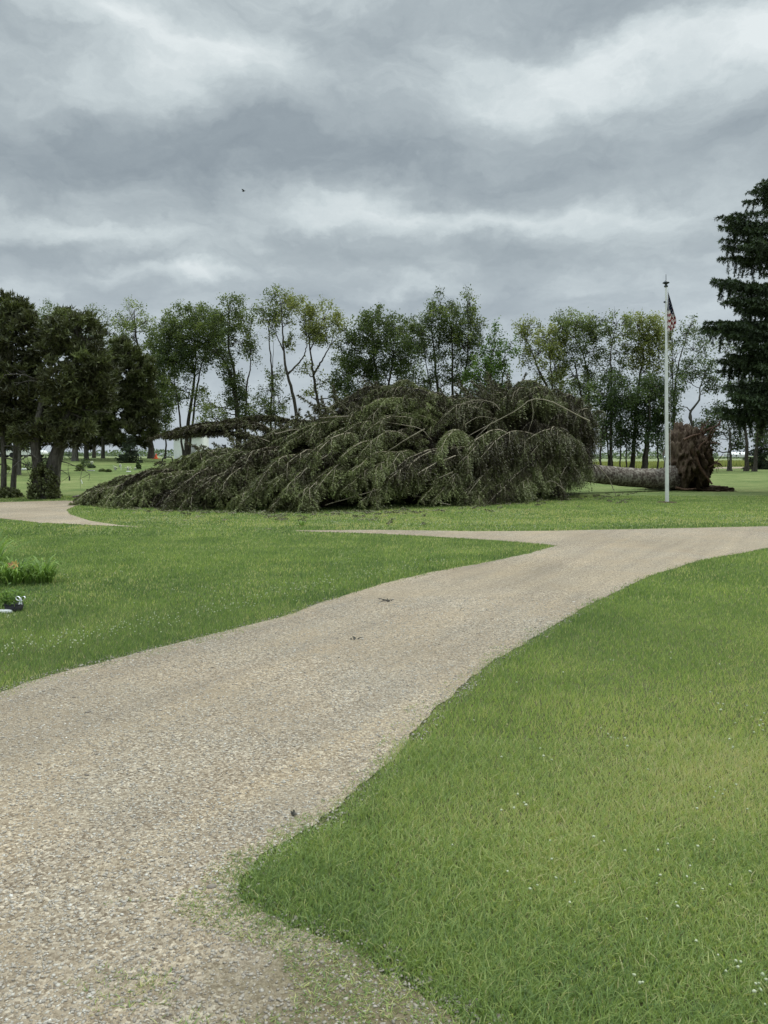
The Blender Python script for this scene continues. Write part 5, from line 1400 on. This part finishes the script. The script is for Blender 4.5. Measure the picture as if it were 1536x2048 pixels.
CG = 'shrubs among the graves'
for i, (px, py, rxp, hp, mat, tone, lb) in enumerate([
        (160, 942, 12, 15, 'leaf_green', .35, 'bushy green shrub in front of the dark shrub on the cemetery lawn'),
        (170, 934, 14, 18, 'leaf_dark', .2, 'dark rounded shrub beside the white flowers on the cemetery lawn'),
        (57, 940, 16, 18, 'leaf_dark', .2, 'dark shrub seen between the left pine trunks'),
        (90, 936, 12, 24, 'leaf_pale', .35, 'greyish loose shrub between the trunks of the split pine'),
        (12, 940, 9, 12, 'leaf_green', .4, 'green low shrub behind the leftmost pine trunk'),
        (205, 943, 8, 6, 'leaf_green', .5, 'low green plant left of the white grave flowers'),
        (217, 944, 7, 6, 'leaf_green', .4, 'low green plant nearest the white grave flowers'),
        (277, 938, 6, 16, 'leaf_dark', .35, 'narrow little evergreen right of the white grave flowers'),
        (140, 918, 14, 18, 'leaf_pale', .3, 'pale leafed bush under the dark pines'),
        (183, 936, 9, 8, 'leaf_dark', .3, 'small dark bush under the white vase')]):
    Y = Yof(py); k = Y / F
    bush('shrub', lb, 'shrub', px, py, Y, rxp * k, hp * k, mat, 520, .09, tone, CG, 70 + i)

fg = 'white flowers on the graves'
def posy(label, px, py, Y, r, seed, mat='clover'):
    rg = np.random.default_rng(seed); b = base_at(px, Y); t = thing('grave_flowers', label, 'flowers', b, fg)
    a_ = Acc(); tube(a_, np.array([b, b + [0, 0, r * .8], b + [0, 0, r * .85]]), [r * .4, r * .55, r * .5], 10); a_.build('vase', M['stone_grey'], t, True)
    a_ = Acc(); V, Fc = ICO1
    for _ in range(14):
        a_.add(V * r * .32 + b + rg.normal(size=3) * [r * .45, r * .3, r * .25] + [0, 0, r * 1.15], Fc, .8 + .2 * rg.random())
    a_.build('blooms', M[mat], t)


for i, (px, py, r, lb) in enumerate([(231, 940, .11, 'white grave flowers, leftmost of the row on the cemetery lawn'), (240, 934, .10, 'small white grave flowers beside the thin post'),
                                     (256, 940, .12, 'white grave flowers right of the thin post'), (270, 940, .08, 'low pale grave flowers by the little evergreen'),
                                     (183, 929, .13, 'white grave flowers beside the dark rounded shrub'), (58, 932, .10, 'white bloom by the dark shrub between the left trunks')]):
    posy(lb, px, py, Yof(py), r * 1.35, 90 + i)
slab('white_stone', 'rounded white stone before the dark shrub between left trunks', 48, 941, .34, .2, .17, 'stone_white', 'stone', 3, Yv=Yof(941))
slab('white_stone', 'tiny white stone under the drooping boughs of the fallen tree', 497, 1020, .10, .08, .14, 'stone_white', 'stone', 4)
slab('grave_marker', 'flat pale grave marker low in the grass near the row of flowers', 257, 944, .35, .2, .08, 'stone_white', seed=5, Yv=Yof(944))
slab('grave_marker', 'flat grey grave marker left of the low green plants', 182, 942, .5, .25, .07, 'stone_grey', seed=6, Yv=Yof(942))


def post(name, label, cat, px, Y, h, r, mat, lean=0.0):
    b = base_at(px, Y); a_ = Acc(); tube(a_, np.array([b - [0, 0, .05], b + [lean * h * .6, 0, h * .6], b + [lean * h, 0, h]]), [r, r, r * .8], 8)
    o = a_.build(name, M[mat], None, True, loc=b); o.location = b
    return tag(o, label, cat)


post('grave_post', 'thin pale post standing among the white grave flowers', 'post', 242, Yof(940), .42, .022, 'stone_white')
post('grave_stake', 'short dark stake alone in the lawn right of the split pine', 'stake', 139, Yof(961), .24, .045, 'plastic_black')
post('grave_post', 'small white leaning stake on the lawn right of the dark stake', 'post', 165, Yof(968), .22, .022, 'stone_white', -.35)
# black shepherd hoop by the fallen tip
Yh = 60; t = Acc(); bh = base_at(325, Yh); k = Yh / F
P = smoothpath([bh, bh + [0, 0, .55], bh + [.12, 0, .72], bh + [.5, 0, .76], bh + [.78, 0, .66], bh + [.8, 0, 0]], 24)
tube(t, P, .05, 8); o = t.build('black_hoop', M['plastic_black'], None, True, loc=bh); o.location = bh; tag(o, 'black metal hoop frame standing just beyond the fallen tree', 'hoop')
# orange cone
bo = base_at(312, 82); t = thing('traffic_cone', 'small orange red cone at the far edge of the cemetery lawn', 'cone', bo)
a_ = Acc(); tube(a_, np.array([bo, bo + [0, 0, .3], bo + [0, 0, .62]]), [.2, .12, .04], 14); a_.build('cone', M['orange'], t, True)
a_ = Acc(); box(a_, bo + [0, 0, .02], [.75, .55, .05]); a_.build('base', M['orange'], t)


# white car between the left trunks, far off
def car(px, Y, label, mat):
    b = base_at(px, Y); t = thing('parked_car', label, 'car', b)
    import bmesh
    prof = [(-2.2, .35), (-2.25, .75), (-1.9, .95), (-1.5, 1.0), (-1.0, 1.42), (.5, 1.45), (1.15, 1.02), (2.0, .9), (2.25, .7), (2.25, .35)]
    def ext(prof, w0, w1=None, mat='white_paint', nm='body', par=None):
        a_ = Acc(); n = len(prof); V = [b + [p[0], -w0, p[1]] for p in prof] + [b + [p[0], w0, p[1]] for p in prof]
        a_.add(V, [[q, (q + 1) % n, n + (q + 1) % n, n + q] for q in range(n)]); 
        a_.add(V[:n], [list(range(n))]); a_.add(V[n:], [list(range(n))[::-1]])
        return a_.build(nm, M[mat], par or t)
    body = ext(prof, .88, mat=mat)
    ext([(-1.38, 1.02), (-.95, 1.36), (.45, 1.38), (1.0, 1.04)], .892, mat='glass', nm='windows', par=body)
    for wx in (-1.45, 1.4):
        for sy in (-.8, .8):
            a_ = Acc(); tube(a_, np.array([b + [wx, sy - .1, .33], b + [wx, sy + .1, .33]]), .33, 16); a_.build('wheel', M['rubber'], t, True)


car(54, 94, 'white car parked far off, seen between the left pine trunks', 'white_paint')
car(28, 112, 'grey car farthest left beyond the pine trunks', 'steel')

# white shed behind the jutting bough
Ys = 105; bs = base_at(383, Ys); k = Ys / F
t = thing('white_shed', 'white metal sided shed glimpsed behind the jutting bough', 'building', bs)
a_ = Acc(); w_ = 54 * k; hh = 3.3
V = [bs + [sx * w_ / 2, sy * 2.2, z] for z in (0, hh) for sx, sy in ((-1, -1), (1, -1), (1, 1), (-1, 1))] + [bs + [-w_ / 2, 0, hh + .8], bs + [w_ / 2, 0, hh + .8]]
a_.add(V, [[0, 1, 5, 4], [1, 2, 6, 5], [2, 3, 7, 6], [3, 0, 4, 7]]); a_.add(V, [[4, 7, 8], [5, 9, 6]]); wall = a_.build('wall', M['white_paint'], t)
a_ = Acc()
for sy in (-1, 1):
    q = [bs + [-w_ / 2 - .2, sy * 2.45, hh - .06], bs + [w_ / 2 + .2, sy * 2.45, hh - .06], bs + [w_ / 2 + .2, 0, hh + .86], bs + [-w_ / 2 - .2, 0, hh + .86]]
    a_.add(q + [p + np.array([0, 0, .08]) for p in q], [[0, 1, 2, 3], [4, 5, 6, 7], [0, 1, 5, 4], [1, 2, 6, 5], [2, 3, 7, 6], [3, 0, 4, 7]])
a_.build('roof', M['white_paint'], t)
a_ = Acc(); box(a_, bs + [.6, -2.22, 1.05], [.95, .06, 2.1]); a_.build('door', M['stone_grey'], wall)
# distant white roofed building at right
Yd = 420; bd = base_at(1472, Yd)
t = thing('farm_building', 'long low white roofed farm building far off at the right', 'building', bd)
a_ = Acc(); box(a_, bd + [0, 0, 1.1], [10, 8, 2.2]); a_.build('wall', M['stone_white'], t)
a_ = Acc(); V = [bd + [sx * 5.4, sy * 4.4, 2.2] for sx, sy in ((-1, -1), (1, -1), (1, 1), (-1, 1))] + [bd + [-5.2, 0, 3.6], bd + [5.2, 0, 3.6]]
a_.add(V, [[0, 1, 5, 4], [2, 3, 4, 5]]); a_.add(V, [[3, 0, 4], [1, 2, 5]]); a_.build('roof', M['white_paint'], t)

# distant tree line: one far mass
def far_line():
    rg = np.random.default_rng(77); fo = Acc()
    n = 16000; u = rg.uniform(-1.1, 1.1, n); Y = rg.uniform(380, 470, n); x = u * Y * .75
    hh = 1.0 + 5.2 * fbm(x, x * 0, .03, 4) ** 1.6 * (1 + .6 * (fbm(x, x * 0 + 9, .12, 2) - .5))
    gap = (np.abs(x / Y - (1478 - CX) / F) < .028)
    hh = np.where(gap, .5, hh)
    C = np.stack([x, Y, G(x, Y) + rg.random(n) * hh], -1)
    leaf_quads(fo, C, 1.3, np.clip(.42 + .15 * rg.normal(size=n), 0, 1), rg=rg)
    tag(fo.build('distant_treeline', M['leaf_pale'], None), 'low hazy line of far trees along the horizon', kind='stuff')
far_line()

# field strip beyond the lawn: tall crop and pale stubble
def crop():
    rg = np.random.default_rng(78)
    n = 36000; Y = rg.uniform(96, 150, n); u = rg.uniform(.22, .62, n); x = u * Y
    h = .35 + .35 * rg.random(n); z = G(x, Y); a = rg.random(n) * 6.28
    s = np.stack([np.cos(a), np.sin(a), 0 * a], -1) * .09
    b_ = np.stack([x, Y, z], -1); tip = b_ + np.stack([rg.normal(size=n) * .1, 0 * a, h], -1)
    V = np.stack([b_ - s, b_ + s, tip], 1).reshape(-1, 3)
    tag(mesh_np('field_crop', V, np.arange(n)[:, None] * 3 + np.array([[0, 1, 2]]), M['leaf_yellow'], tint=np.repeat(np.clip(.75 + .2 * rg.normal(size=n), 0, 1), 3)), 'tall green crop growing in the field beyond the trees', kind='stuff')
crop()
V = []
for Y_ in (82, 93):
    for u_ in np.linspace(.10, .75, 40): V.append((u_ * Y_, Y_, float(G(u_ * Y_, Y_)) + .01))
Fq = [[q, q + 1, 40 + q + 1, 40 + q] for q in range(39)]
tag(mesh_np('far_gravel_road', V, np.array(Fq), M['gravel']), kind='structure')

# ------------------------------------------------------------------ small litter on the drive and a bird
def litter(label, px, py, w_, seed, name='twig_litter', cat='twig'):
    rg = np.random.default_rng(seed); x, Y = gp(px, py); b = np.array([x, Y, .012]); a_ = Acc()
    for _ in range(9):
        o = b + rg.normal(size=3) * [w_ * .25, w_ * .2, .002]; d = rg.normal(size=3) * [w_ * .5, w_ * .3, .012]
        e = o + d; e[2] = abs(e[2]) + .004
        tube(a_, bez(o, (o + e) / 2 + [0, 0, .012], e, 5), np.linspace(.006, .002, 5), 4, rg=rg)
    o = a_.build(name, M['bark_grey'], None, loc=b); o.location = b; tag(o, label, cat)


litter('dark clump of twigs in the middle of the drive', 710, 1280, .045, 1)
litter('thin dry twig lying on the drive below the fork', 778, 1204, .10, 2)
litter('small dark clod on the drive near the lawn edge', 588, 1634, .010, 3)
spiky_clump('weed', 'small dark weed standing by the narrow end of the cross drive', 'weed', 605, 1052, .16, .15, 26, 66)
spiky_clump('weed', 'pale thin stalks standing in the left lawn near the fork', 'weed', 856, 1125, .05, .18, 9, 67)
Yb = 60; bb = A(487, 382, Yb)
t = thing('bird', 'small dark bird flying high under the clouds', 'bird', bb)
a_ = Acc(); tube(a_, np.array([bb + [-.13, 0, -.01], bb + [-.08, 0, 0], bb, bb + [.08, 0, .01], bb + [.12, 0, .02], bb + [.16, 0, .015]]), [.015, .035, .05, .035, .03, .005], 10)
a_.build('body', M['plastic_black'], t, True)
for s_ in (-1, 1):
    a_ = Acc(); V = np.array([bb + [-.05, s_ * .03, .02], bb + [.06, s_ * .03, .02], bb + [.02, s_ * .22, .06], bb + [-.10, s_ * .36, .03]]); a_.add(np.concatenate([V, V + [0, 0, .008]]), [[0, 1, 2, 3], [4, 5, 6, 7], [0, 1, 5, 4], [1, 2, 6, 5], [2, 3, 7, 6], [3, 0, 4, 7]])
    a_.build('wing', M['plastic_black'], t)
